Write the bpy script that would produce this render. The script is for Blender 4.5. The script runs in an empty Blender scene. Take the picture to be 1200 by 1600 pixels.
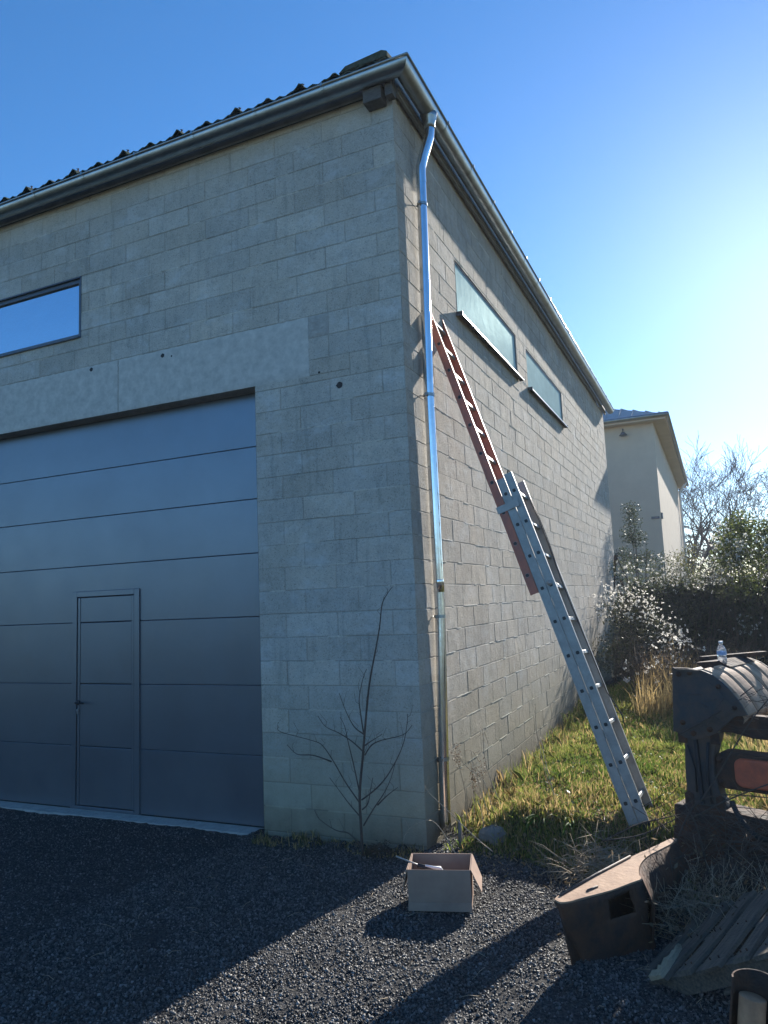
import bpy, math, random
import numpy as np
from mathutils import Vector, Matrix
random.seed(7); rng = np.random.default_rng(7)
C = bpy.context.scene.collection
sc = bpy.context.scene
R = math.radians
# ------------------------------------------------------------------ camera
YAW, PITCH, ROLL, FPX = 0.420948091, 0.121474242, -0.0421856126, 1141.36
CAM = Vector((2.18866, -5.42513, 1.94411))
cy_, sy_, cp_, sp_ = math.cos(YAW), math.sin(YAW), math.cos(PITCH), math.sin(PITCH)
Fv = Vector((-sy_*cp_, cy_*cp_, sp_)); R0 = Vector((cy_, sy_, 0)); U0 = R0.cross(Fv)
Rv = math.cos(ROLL)*R0 + math.sin(ROLL)*U0; Uv = -math.sin(ROLL)*R0 + math.cos(ROLL)*U0
cam = bpy.data.cameras.new('camera'); co = bpy.data.objects.new('camera', cam); C.objects.link(co)
co.matrix_world = Matrix(((Rv.x, Uv.x, -Fv.x, CAM.x), (Rv.y, Uv.y, -Fv.y, CAM.y), (Rv.z, Uv.z, -Fv.z, CAM.z), (0, 0, 0, 1)))
cam.sensor_fit = 'HORIZONTAL'; cam.sensor_width = 36; cam.lens = 36*FPX/1200; cam.clip_end = 3000; cam.clip_start = .05
sc.camera = co
# ------------------------------------------------------------------ sky, sun, exposure
SUN_AZ, SUN_EL = R(7.8), R(22.0)
w = bpy.data.worlds.new('World'); sc.world = w; w.use_nodes = True
nt = w.node_tree; bg = nt.nodes['Background']
sky = nt.nodes.new('ShaderNodeTexSky'); sky.sky_type = 'NISHITA'; sky.sun_disc = False
sky.sun_elevation = SUN_EL; sky.sun_rotation = SUN_AZ; sky.air_density = 1.0; sky.dust_density = .4; sky.ozone_density = 3.4; sky.altitude = 1500
hs = nt.nodes.new('ShaderNodeHueSaturation'); hs.inputs['Saturation'].default_value = 1.22; nt.links.new(sky.outputs[0], hs.inputs['Color']); nt.links.new(hs.outputs[0], bg.inputs[0]); bg.inputs[1].default_value = 0.085
sd = Vector((math.sin(SUN_AZ)*math.cos(SUN_EL), math.cos(SUN_AZ)*math.cos(SUN_EL), math.sin(SUN_EL)))
sl = bpy.data.lights.new('sun', 'SUN'); sl.energy = 3.9; sl.angle = R(.55); sl.color = (1, .94, .85)
so = bpy.data.objects.new('sun', sl); C.objects.link(so); so.rotation_euler = sd.to_track_quat('Z', 'Y').to_euler(); so.location = (8, 30, 20)
sc.view_settings.view_transform = 'Standard'; sc.view_settings.look = 'None'; sc.view_settings.gamma = 1
sc.view_settings.exposure = 1.42

# ------------------------------------------------------------------ helpers
def link(o, parent=None):
    C.objects.link(o)
    if parent: o.parent = parent
    return o
def tag(o, label=None, cat=None, group=None, kind=None):
    if label: o['label'] = label
    if cat: o['category'] = cat
    if group: o['group'] = group
    if kind: o['kind'] = kind
    return o
def empty(name, loc=(0, 0, 0), **k):
    o = bpy.data.objects.new(name, None); o.location = loc; o.empty_display_size = .1; link(o)
    return tag(o, **k)
class MB:
    def __init__(s): s.v = []; s.f = []; s.c = []; s.sm = []; s.k = []
    def add(s, vs, fs, col=None, smooth=False):
        b = len(s.v); s.k.append((b, len(s.f))); s.v += [tuple(v) for v in vs]
        for f in fs: s.f.append(tuple(b+i for i in f)); s.sm.append(smooth)
        s.c += [col if col is not None else (1, 1, 1)]*len(vs)
        return s
    def box(s, x0, x1, y0, y1, z0, z1, col=None, M=None):
        vs = [Vector((x, y, z)) for z in (z0, z1) for y in (y0, y1) for x in (x0, x1)]
        if M: vs = [M @ v for v in vs]
        return s.add(vs, [(0, 2, 3, 1), (4, 5, 7, 6), (0, 1, 5, 4), (2, 6, 7, 3), (0, 4, 6, 2), (1, 3, 7, 5)], col)
    def bar(s, a, b, w, d, up=Vector((0, 0, 1)), bev=0, col=None):
        # rectangular bar from a to b, w along side, d along up-ish
        a = Vector(a); b = Vector(b); t = (b-a).normalized(); sd_ = t.cross(Vector(up)).normalized(); u = sd_.cross(t)
        if bev <= 0: pr = [(-w/2, -d/2), (w/2, -d/2), (w/2, d/2), (-w/2, d/2)]
        else: pr = [(-w/2+bev, -d/2), (w/2-bev, -d/2), (w/2, -d/2+bev), (w/2, d/2-bev), (w/2-bev, d/2), (-w/2+bev, d/2), (-w/2, d/2-bev), (-w/2, -d/2+bev)]
        n = len(pr)
        vs = [p+sd_*x+u*y for p in (a, b) for x, y in pr]
        fs = [(i, (i+1) % n, n+(i+1) % n, n+i) for i in range(n)]+[tuple(range(n-1, -1, -1)), tuple(range(n, 2*n))]
        return s.add(vs, fs, col)
    def tube(s, path, rad, n=8, col=None, caps=True, smooth=True, closed=False):
        P = [Vector(p) for p in path]; m = len(P)
        rr = rad if hasattr(rad, '__len__') else [rad]*m
        vs = []; ref = None
        for i in range(m):
            t = (P[min(i+1, m-1)]-P[max(i-1, 0)])
            if t.length < 1e-9: t = Vector((0, 0, 1))
            t.normalize()
            if ref is None:
                ref = Vector((0, 0, 1)) if abs(t.z) < .9 else Vector((1, 0, 0))
            a = (ref-t*ref.dot(t)).normalized(); ref = a; b = t.cross(a)
            for k in range(n):
                an = 2*math.pi*k/n
                vs.append(P[i]+(a*math.cos(an)+b*math.sin(an))*rr[i])
        fs = [(i*n+k, i*n+(k+1) % n, (i+1)*n+(k+1) % n, (i+1)*n+k) for i in range(m-1) for k in range(n)]
        if caps: fs += [tuple(range(n-1, -1, -1)), tuple(range((m-1)*n, m*n))]
        return s.add(vs, fs, col, smooth)
    def loft(s, rings, caps=False, col=None, smooth=False, close=True):
        n = len(rings[0]); vs = [v for r in rings for v in r]; m = len(rings); kk = n if close else n-1
        fs = [(i*n+k, i*n+(k+1) % n, (i+1)*n+(k+1) % n, (i+1)*n+k) for i in range(m-1) for k in range(kk)]
        if caps: fs += [tuple(range(n-1, -1, -1)), tuple(range((m-1)*n, m*n))]
        return s.add(vs, fs, col, smooth)
    def prism(s, poly, vec, col=None):
        # poly: list of 3d points, extruded by vec
        vec = Vector(vec); return s.loft([[Vector(p) for p in poly], [Vector(p)+vec for p in poly]], True, col)
    def split(s, name, mat, parent=None, bevel=0, attr=False):
        # every added piece becomes an object of its own
        K = s.k+[(len(s.v), len(s.f))]; out = []
        for (v0, f0), (v1, f1) in zip(K[:-1], K[1:]):
            q = MB(); q.v = s.v[v0:v1]; q.c = s.c[v0:v1]; q.sm = s.sm[f0:f1]; q.f = [tuple(i-v0 for i in f) for f in s.f[f0:f1]]
            out.append(q.build(name, mat, parent, bevel, attr))
        return out
    def build(s, name, mat, parent=None, bevel=0, attr=False):
        me = bpy.data.meshes.new(name); me.from_pydata(s.v, [], s.f)
        me.polygons.foreach_set('use_smooth', s.sm)
        if attr:
            ca = me.color_attributes.new('tone', 'FLOAT_COLOR', 'POINT')
            a = np.ones((len(s.v), 4), np.float32); a[:, :3] = np.array(s.c, np.float32); ca.data.foreach_set('color', a.ravel())
        me.materials.append(mat); me.update()
        o = bpy.data.objects.new(name, me); link(o, parent)
        if bevel:
            m = o.modifiers.new('bevel', 'BEVEL'); m.width = bevel; m.segments = 2; m.limit_method = 'ANGLE'; m.angle_limit = R(35)
        return o
def np_mesh(name, V, nper, mat, parent=None, col=None, faces=None, smooth=False):
    """V (n,k,3) polygons of k verts each, or faces = local index array for each item"""
    V = np.asarray(V, np.float32); n, k, _ = V.shape
    fl = np.arange(k)[None, :] if faces is None else np.asarray(faces)
    nf, fk = fl.shape
    idx = (np.arange(n)[:, None, None]*k+fl[None]).reshape(-1).astype(np.int32)
    me = bpy.data.meshes.new(name); me.vertices.add(n*k); me.vertices.foreach_set('co', V.ravel())
    me.loops.add(len(idx)); me.loops.foreach_set('vertex_index', idx)
    me.polygons.add(n*nf); me.polygons.foreach_set('loop_start', np.arange(0, n*nf*fk, fk, dtype=np.int32))
    me.polygons.foreach_set('loop_total', np.full(n*nf, fk, np.int32))
    if smooth: me.polygons.foreach_set('use_smooth', np.ones(n*nf, bool))
    if col is not None:
        ca = me.color_attributes.new('tone', 'FLOAT_COLOR', 'POINT')
        a = np.ones((n, k, 4), np.float32); a[:, :, :3] = np.asarray(col, np.float32)[:, None, :]; ca.data.foreach_set('color', a.ravel())
    me.materials.append(mat); me.update(calc_edges=True); me.validate()
    o = bpy.data.objects.new(name, me); return link(o, parent)

# ------------------------------------------------------------------ materials
def mat(name, base=(.5, .5, .5), rough=.7, metal=0, var=.0, scale=8, bump=0, bscale=60, attr=False, spec=.5, col2=None, detail=6, stretch=None, coat=0, translucent=0):
    m = bpy.data.materials.new(name); m.use_nodes = True; n = m.node_tree.nodes; l = m.node_tree.links
    p = n['Principled BSDF']; p.inputs['Roughness'].default_value = rough; p.inputs['Metallic'].default_value = metal
    p.inputs['Specular IOR Level'].default_value = spec; p.inputs['Coat Weight'].default_value = coat
    tc = n.new('ShaderNodeTexCoord'); vec = tc.outputs['Object']
    if stretch:
        mp = n.new('ShaderNodeMapping'); mp.inputs['Scale'].default_value = stretch; l.new(vec, mp.inputs[0]); vec = mp.outputs[0]
    no = n.new('ShaderNodeTexNoise'); no.inputs['Scale'].default_value = scale; no.inputs['Detail'].default_value = detail; no.inputs['Roughness'].default_value = .65; l.new(vec, no.inputs[0])
    mr = n.new('ShaderNodeMapRange'); mr.inputs['From Min'].default_value = .32; mr.inputs['From Max'].default_value = .68; l.new(no.outputs[0], mr.inputs[0])
    mx = n.new('ShaderNodeMix'); mx.data_type = 'RGBA'; l.new(mr.outputs[0], mx.inputs[0])
    c2 = col2 if col2 else tuple(c*(1-var) for c in base); c1 = base if col2 else tuple(min(1, c*(1+var)) for c in base)
    mx.inputs[6].default_value = (*c1, 1); mx.inputs[7].default_value = (*c2, 1); out = mx.outputs[2]
    if attr:
        at = n.new('ShaderNodeAttribute'); at.attribute_name = 'tone'
        mm = n.new('ShaderNodeMix'); mm.data_type = 'RGBA'; mm.blend_type = 'MULTIPLY'; mm.inputs[0].default_value = 1
        l.new(out, mm.inputs[6]); l.new(at.outputs[0], mm.inputs[7]); out = mm.outputs[2]
    l.new(out, p.inputs['Base Color'])
    if bump:
        nb = n.new('ShaderNodeTexNoise'); nb.inputs['Scale'].default_value = bscale; nb.inputs['Detail'].default_value = 5; l.new(tc.outputs['Object'], nb.inputs[0])
        b = n.new('ShaderNodeBump'); b.inputs['Strength'].default_value = 1; b.inputs['Distance'].default_value = bump; l.new(nb.outputs[0], b.inputs['Height']); l.new(b.outputs[0], p.inputs['Normal'])
    if translucent:
        tr = n.new('ShaderNodeBsdfTranslucent'); l.new(out, tr.inputs[0]); ms = n.new('ShaderNodeMixShader'); ms.inputs[0].default_value = translucent
        l.new(p.outputs[0], ms.inputs[1]); l.new(tr.outputs[0], ms.inputs[2]); l.new(ms.outputs[0], n['Material Output'].inputs[0])
    return m
M = {}
def block_mat():
    m = bpy.data.materials.new('concrete_block'); m.use_nodes = True; n = m.node_tree.nodes; l = m.node_tree.links; p = n['Principled BSDF']
    p.inputs['Roughness'].default_value = .95; p.inputs['Specular IOR Level'].default_value = .2
    tc = n.new('ShaderNodeTexCoord'); at = n.new('ShaderNodeAttribute'); at.attribute_name = 'tone'
    def noise(scale, detail=6, st=None, rough=.6):
        v = tc.outputs['Object']
        if st:
            mp = n.new('ShaderNodeMapping'); mp.inputs['Scale'].default_value = st; l.new(v, mp.inputs[0]); v = mp.outputs[0]
        o = n.new('ShaderNodeTexNoise'); o.inputs['Scale'].default_value = scale; o.inputs['Detail'].default_value = detail; o.inputs['Roughness'].default_value = rough; l.new(v, o.inputs[0]); return o.outputs[0]
    def rng_(x, a, b, c=0, d=1):
        o = n.new('ShaderNodeMapRange'); o.inputs[1].default_value = a; o.inputs[2].default_value = b; o.inputs[3].default_value = c; o.inputs[4].default_value = d; l.new(x, o.inputs[0]); return o.outputs[0]
    def mix(f, a, b, bt='MIX'):
        o = n.new('ShaderNodeMix'); o.data_type = 'RGBA'; o.blend_type = bt
        for s_, v in ((0, f), (6, a), (7, b)):
            if hasattr(v, 'links'): l.new(v, o.inputs[s_])
            else: o.inputs[s_].default_value = v if s_ == 0 else (*v, 1)
        return o.outputs[2]
    def math_(op, a, b):
        o = n.new('ShaderNodeMath'); o.operation = op
        for i, v in enumerate((a, b)):
            if hasattr(v, 'links'): l.new(v, o.inputs[i])
            else: o.inputs[i].default_value = v
        return o.outputs[0]
    c = mix(rng_(noise(1.3, 4), .35, .65), (.61, .55, .465), (.49, .45, .385))
    c = mix(rng_(noise(9, 8), .5, .75, 0, .5), c, (.27, .26, .235))          # blotches
    c = mix(rng_(noise(70, 4, None, .75), .52, .68, 0, .6), c, (.68, .65, .60))          # light aggregate
    c = mix(rng_(noise(95, 4, None, .75), .54, .68, 0, .75), c, (.13, .125, .115))        # pits
    c = mix(rng_(noise(2.2, 5, (6, 6, .5)), .55, .75, 0, .45), c, (.22, .215, .20))  # rain streaks
    c = mix(rng_(noise(2.6, 9, (1, 1, 1.6), .75), .52, .64, 0, .6), c, (.64, .63, .60))   # lime bloom
    c = mix(rng_(noise(.9, 8, (1, 1, .55), .75), .54, .70, 0, .42), c, (.27, .26, .23))   # grime
    sx = n.new('ShaderNodeSeparateXYZ'); l.new(tc.outputs['Object'], sx.inputs[0])
    lo = math_('MULTIPLY', rng_(math_('ADD', sx.outputs[2], math_('MULTIPLY', noise(1.7, 5), -.9)), -.1, 1.0, 1, 0), .85)
    c = mix(lo, c, (.33, .295, .20))                                             # algae at the base
    c = mix(rng_(math_('ADD', sx.outputs[2], math_('MULTIPLY', noise(6, 6), -.45)), -.2, .12, .6, 0), c, (.10, .085, .06))   # splash band
    c = mix(rng_(math_('ADD', sx.outputs[2], math_('MULTIPLY', noise(1.2, 4), -.5)), 5.75, 5.95, 0, .35), c, (.60, .47, .33))   # rust-tinted top courses
    l.new(mix(1.0, c, at.outputs[0], 'MULTIPLY'), p.inputs['Base Color'])
    b1 = n.new('ShaderNodeBump'); b1.inputs['Distance'].default_value = .009; l.new(noise(60, 5, None, .75), b1.inputs['Height'])
    b2 = n.new('ShaderNodeBump'); b2.inputs['Distance'].default_value = .012; l.new(noise(6, 3), b2.inputs['Height']); l.new(b1.outputs[0], b2.inputs['Normal'])
    l.new(b2.outputs[0], p.inputs['Normal'])
    return m
M['block'] = block_mat()
M['lintel'] = mat('cast_concrete', (.64, .60, .535), .9, var=0, col2=(.45, .43, .385), scale=11, bump=.004, bscale=25, spec=.2)
M['patch'] = mat('patch_mortar', (.48, .45, .40), .95, col2=(.34, .32, .29), scale=14, bump=.012, bscale=40, spec=.2)
M['door'] = mat('anthracite_steel', (.16, .19, .225), .27, metal=.75, var=.05, scale=2, bump=.0006, bscale=3)
_n = M['door'].node_tree.nodes; _l = M['door'].node_tree.links; _p = _n['Principled BSDF']; _tc = _n.new('ShaderNodeTexCoord'); _sx = _n.new('ShaderNodeSeparateXYZ'); _l.new(_tc.outputs['Object'], _sx.inputs[0])
_no = _n.new('ShaderNodeTexNoise'); _no.inputs['Scale'].default_value = 3.5; _no.inputs['Detail'].default_value = 4; _no.inputs['Roughness'].default_value = .5; _l.new(_tc.outputs['Object'], _no.inputs[0])
_a = _n.new('ShaderNodeMath'); _a.operation = 'MULTIPLY_ADD'; _a.inputs[1].default_value = -.9; _l.new(_no.outputs[0], _a.inputs[0]); _l.new(_sx.outputs[2], _a.inputs[2])
_m = _n.new('ShaderNodeMapRange'); _m.inputs[1].default_value = -.45; _m.inputs[2].default_value = .15; _m.inputs[3].default_value = .30; _m.inputs[4].default_value = .0; _l.new(_a.outputs[0], _m.inputs[0])
_x = _n.new('ShaderNodeMix'); _x.data_type = 'RGBA'; _l.new(_m.outputs[0], _x.inputs[0]); _l.new(_p.inputs['Base Color'].links[0].from_socket, _x.inputs[6]); _x.inputs[7].default_value = (.17, .15, .12, 1); _l.new(_x.outputs[2], _p.inputs['Base Color'])
_r = _n.new('ShaderNodeMapRange'); _r.inputs[1].default_value = .35; _r.inputs[2].default_value = .7; _r.inputs[3].default_value = .30; _r.inputs[4].default_value = .34; _l.new(_no.outputs[0], _r.inputs[0]); _l.new(_r.outputs[0], _p.inputs['Roughness'])
_d = _n.new('ShaderNodeMath'); _d.operation = 'MULTIPLY_ADD'; _d.inputs[1].default_value = -.72; _d.inputs[2].default_value = .72; _l.new(_m.outputs[0], _d.inputs[0]); _l.new(_d.outputs[0], _p.inputs['Metallic'])
M['frame'] = mat('anthracite_frame', (.09, .105, .125), .35, metal=.3, var=.1)
M['rubber'] = mat('black_rubber', (.02, .02, .022), .7, var=.2)
M['zinc'] = mat('zinc_gutter', (.42, .44, .44), .36, metal=1, col2=(.30, .32, .32), scale=7, bump=.0012, bscale=12)
M['newzinc'] = mat('new_zinc_pipe', (.80, .82, .84), .15, metal=1, col2=(.66, .69, .72), scale=4, bump=.0010, bscale=7)
M['roof'] = mat('weathered_fibre_cement', (.09, .10, .085), .95, col2=(.03, .05, .025), scale=12, bump=.01, bscale=60, spec=.1)
M['wood'] = mat('grey_timber', (.14, .13, .12), .9, col2=(.055, .05, .045), scale=20, stretch=(1, 1, 12), bump=.003)
M['alu'] = mat('aluminium', (.38, .365, .335), .45, metal=.35, col2=(.28, .27, .25), scale=14, bump=.0006, bscale=30)
M['red'] = mat('red_brown_ladder_paint', (.56, .16, .09), .5, metal=.05, col2=(.36, .13, .09), scale=10, bump=.0008)
M['black'] = mat('black_plastic', (.018, .018, .02), .5, var=.2)
M['rust'] = mat('rust_steel', (.13, .06, .032), .85, col2=(.03, .026, .025), scale=7, bump=.012, bscale=28, spec=.3)
M['rust_sunlit'] = mat('sunlit_rust_plate', (.48, .30, .18), .8, col2=(.30, .17, .10), scale=12, bump=.003, bscale=40)  # paler copy of the rust, sunlight on plate and ribs put into colour
M['darksteel'] = mat('dark_painted_steel', (.035, .04, .045), .7, col2=(.11, .07, .045), scale=6, bump=.006, bscale=30, detail=10)
M['orange'] = mat('faded_orange_paint', (.68, .13, .05), .6, col2=(.40, .09, .045), scale=11, bump=.002)
M['card'] = mat('brown_cardboard', (.37, .245, .175), .85, col2=(.28, .18, .13), scale=7, bump=.002, bscale=14)
M['pallet'] = mat('weathered_pallet_wood', (.15, .12, .085), .9, col2=(.05, .042, .034), scale=14, stretch=(5, .35, 5), bump=.006, bscale=50)
M['stone'] = mat('field_stone', (.22, .20, .17), .9, col2=(.12, .115, .10), scale=9, bump=.01, bscale=18)
M['bark'] = mat('twig_bark', (.075, .055, .042), .85, var=.35, scale=30, bump=.001)
M['bark_pale'] = mat('dry_stem', (.36, .29, .20), .8, var=.3, scale=30)
M['treebark'] = mat('tree_bark', (.05, .042, .036), .9, var=.3, scale=6)
M['leaf'] = mat('leaf', (1, 1, 1), .5, attr=True, var=.0, translucent=.45, spec=.35)
M['grass'] = mat('grass_blade', (1, 1, 1), .55, attr=True, var=.0, translucent=.5, spec=.25)
M['fluff'] = mat('seed_fluff', (.80, .77, .70), .9, var=.05, translucent=.55, spec=.1)
M['gravel'] = mat('gravel_stone', (1, 1, 1), .6, attr=True, var=.15, scale=80, bump=.0015, bscale=200, spec=.5)
M['render'] = mat('cream_render', (.60, .49, .37), .92, var=.06, scale=1.5, bump=.003, bscale=60, spec=.2)
M['zincroof'] = mat('zinc_roof', (.36, .37, .37), .6, metal=.2, var=.1, scale=3)
M['white'] = mat('white_plastic', (.75, .75, .74), .4, var=.03)
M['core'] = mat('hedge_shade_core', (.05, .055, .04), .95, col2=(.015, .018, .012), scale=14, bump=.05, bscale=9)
def glass_mat(name, tint, refl, rough, bumpd):
    kind_front = refl > .2
    m = bpy.data.materials.new(name); m.use_nodes = True; n = m.node_tree.nodes; l = m.node_tree.links; p = n['Principled BSDF']
    tc = n.new('ShaderNodeTexCoord'); no = n.new('ShaderNodeTexNoise'); no.inputs['Scale'].default_value = 3.2; no.inputs['Detail'].default_value = 6; no.inputs['Roughness'].default_value = .7; l.new(tc.outputs['Object'], no.inputs[0])
    cr = n.new('ShaderNodeMix'); cr.data_type = 'RGBA'; l.new(no.outputs[0], cr.inputs[0]); cr.inputs[6].default_value = (*tint, 1); cr.inputs[7].default_value = (*[min(1, t*1.8) for t in tint], 1)
    l.new(cr.outputs[2], p.inputs['Base Color']); p.inputs['Roughness'].default_value = .6
    g = n.new('ShaderNodeBsdfGlossy'); g.inputs['Roughness'].default_value = rough; g.inputs['Color'].default_value = (.50, .58, .66, 1) if kind_front else (.034, .045, .045, 1); p.inputs['Specular IOR Level'].default_value = .5 if kind_front else .05
    b = n.new('ShaderNodeBump'); b.inputs['Distance'].default_value = bumpd; l.new(no.outputs[0], b.inputs['Height']); l.new(b.outputs[0], g.inputs['Normal'])
    fr = n.new('ShaderNodeFresnel'); fr.inputs[0].default_value = 1.5 if kind_front else 1.3
    ma = n.new('ShaderNodeMath'); ma.operation = 'MULTIPLY_ADD'; ma.inputs[1].default_value = (1-refl) if kind_front else .38; ma.inputs[2].default_value = refl; l.new(fr.outputs[0], ma.inputs[0])
    ms = n.new('ShaderNodeMixShader'); l.new(ma.outputs[0], ms.inputs[0])
    df = n.new('ShaderNodeBsdfDiffuse'); l.new(cr.outputs[2], df.inputs[0]); l.new((p if kind_front else df).outputs[0], ms.inputs[1]); l.new(g.outputs[0], ms.inputs[2]); l.new(ms.outputs[0], n['Material Output'].inputs[0])
    return m
M['glass_front'] = glass_mat('sky_reflecting_glass', (.02, .03, .04), .21, .02, .003)
M['glass_side'] = glass_mat('misted_glass', (.34, .44, .43), .05, .38, .01)

# ------------------------------------------------------------------ terrain
def S(t): t = np.clip(t, 0, 1); return t*t*(3-2*t)
def hgt(x, y):
    x = np.asarray(x, float); y = np.asarray(y, float)
    z = .02+.09*S((-y-.2)/1.8)
    z = z+.25*S((y-.02)/.40)*S((x-.1)/.55)*(1-.45*S((y-1.6)/3))
    z = z+.13*S((y-3.5)/4)
    z = z+S((y+.30)/.25)*S((.25-y)/.2)*S((x+1.75)/.3)*S((.15-x)/.2)*(.025+.022*np.sin(x*9)*np.cos(x*23+1)+.01*np.sin(x*51))
    return z
def wob(x, y, s, k=0):
    return (np.sin(x*s*1.0+1.3+k)*np.cos(y*s*1.17+.4+k)+np.sin(x*s*2.3+y*s*1.7+2.1*k)*.5+np.sin(-x*s*3.9+y*s*4.3+k)*.3)/1.8
def grassmask(x, y):
    e = .02+.13*wob(x, y, 3.1)+.05*wob(x, y, 11, 2)
    m = S((x-.12+e)/.25)*S((y+.12+e+(x-.6)*.25)/.35)
    far = S((np.maximum(-y-7, np.abs(x)-9))/4)
    return np.maximum(m, far)
def axis(lo, hi, step, far):
    a = list(np.arange(lo, hi+1e-6, step)); s_ = step; v = hi
    while v < far: s_ *= 1.35; v += s_; a.append(v)
    s_ = step; v = lo; b = []
    while v > -far: s_ *= 1.35; v -= s_; b.append(v)
    return np.array(b[::-1]+a)
gx = axis(-5.4, 4.6, .05, 700); gy = axis(-5.6, 9, .05, 700)
X, Y = np.meshgrid(gx, gy); Z = hgt(X, Y)
near = S((12-np.abs(X))/4)*S((14-np.abs(Y))/4); gm = grassmask(X, Y)
Z = Z+near*(wob(X, Y, 2.2)*.012+wob(X, Y, 9, 1)*.004*(1+3*gm)+rng.normal(0, 1, X.shape)*(.002+.004*gm))
nx, ny = len(gx), len(gy)
me = bpy.data.meshes.new('ground'); V = np.stack([X, Y, Z], -1).reshape(-1, 3)
ii = (np.arange(ny-1)[:, None]*nx+np.arange(nx-1)[None]).ravel()
me.from_pydata(V.tolist(), [], np.stack([ii, ii+1, ii+nx+1, ii+nx], -1).tolist())
ca = me.color_attributes.new('zone', 'FLOAT_COLOR', 'POINT'); a4 = np.ones((nx*ny, 4), np.float32)
a4[:, 0] = gm.ravel(); a4[:, 1] = gm.ravel(); a4[:, 2] = gm.ravel(); ca.data.foreach_set('color', a4.ravel())
me.polygons.foreach_set('use_smooth', np.ones(len(ii), bool))
m = bpy.data.materials.new('yard_ground'); m.use_nodes = True; n = m.node_tree.nodes; l = m.node_tree.links; p = n['Principled BSDF']; p.inputs['Roughness'].default_value = .95; p.inputs['Specular IOR Level'].default_value = .25
tc = n.new('ShaderNodeTexCoord'); at = n.new('ShaderNodeAttribute'); at.attribute_name = 'zone'
def nz(s, d=5):
    o = n.new('ShaderNodeTexNoise'); o.inputs['Scale'].default_value = s; o.inputs['Detail'].default_value = d; l.new(tc.outputs['Object'], o.inputs[0]); return o.outputs[0]
def rp(x, a, b, c1, c2):
    o = n.new('ShaderNodeValToRGB'); o.color_ramp.elements[0].position = a; o.color_ramp.elements[1].position = b; o.color_ramp.elements[0].color = (*c1, 1); o.color_ramp.elements[1].color = (*c2, 1); l.new(x, o.inputs[0]); return o.outputs[0]
g1 = rp(nz(70, 4), .4, .65, (.018, .019, .021), (.085, .08, .075))
g2 = rp(nz(3.5, 7), .38, .62, (.10, .085, .045), (.07, .085, .025))
mx = n.new('ShaderNodeMix'); mx.data_type = 'RGBA'; l.new(at.outputs[0], mx.inputs[0]); l.new(g1, mx.inputs[6]); l.new(g2, mx.inputs[7]); l.new(mx.outputs[2], p.inputs['Base Color'])
b = n.new('ShaderNodeBump'); b.inputs['Distance'].default_value = .02; l.new(nz(85, 4), b.inputs['Height']); l.new(b.outputs[0], p.inputs['Normal'])
me.materials.append(m); go = link(bpy.data.objects.new('ground', me)); tag(go, kind='structure')

# distant rise behind the yard (mirrored in the garage door)
def hills(name, x0, x1, y0, dy, hmax, seed, base, c2):
    r_ = np.random.default_rng(seed); xs = np.linspace(x0, x1, 120); rows = []
    prof = hmax*(.72+.16*np.sin(xs*.05+seed)+.10*np.sin(xs*.16+seed*2)+.05*np.sin(xs*.5))+r_.normal(0, hmax*.02, 120)
    for k in range(9):
        t = k/8; rows.append([Vector((x, y0+dy*t+r_.normal(0, .6), -.5+(h_+.5)*math.sin(t*math.pi*.5)+r_.normal(0, .15)*(k > 0))) for x, h_ in zip(xs, prof)])
    mb = MB(); mb.loft(rows, close=False, smooth=True)
    return tag(mb.build(name, mat(name+'_cover', base, .95, col2=c2, scale=.25, detail=10, bump=.6, bscale=1.2), None), kind='structure')
hills('hills', -220, 220, -60, -26, 9.5, 3, (.14, .12, .06), (.05, .065, .03))
hills('hills', -260, 300, 150, 40, 9, 5, (.06, .07, .04), (.04, .045, .035))

# ------------------------------------------------------------------ building
bld = empty('warehouse', (0, 0, 0), label='tall raw concrete block workshop with anthracite garage door and zinc gutters', cat='building')
L, D, H = 13.0, 12.9, 6.34
GD = (-1.47, -9.0, -.2, 3.93)
GO = -5.47        # left jamb of garage opening (beyond the frame)
def sub(rects, holes):
    out = rects
    for hx0, hx1, hz0, hz1 in holes:
        nxt = []
        for (a0, a1, b0, b1) in out:
            if hx1 <= a0 or hx0 >= a1 or hz1 <= b0 or hz0 >= b1: nxt.append((a0, a1, b0, b1)); continue
            if b0 < hz0: nxt.append((a0, a1, b0, hz0))
            if b1 > hz1: nxt.append((a0, a1, hz1, b1))
            c0, c1 = max(b0, hz0), min(b1, hz1)
            if a0 < hx0: nxt.append((a0, hx0, c0, c1))
            if a1 > hx1: nxt.append((hx1, a1, c0, c1))
        out = nxt
    return out
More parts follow.
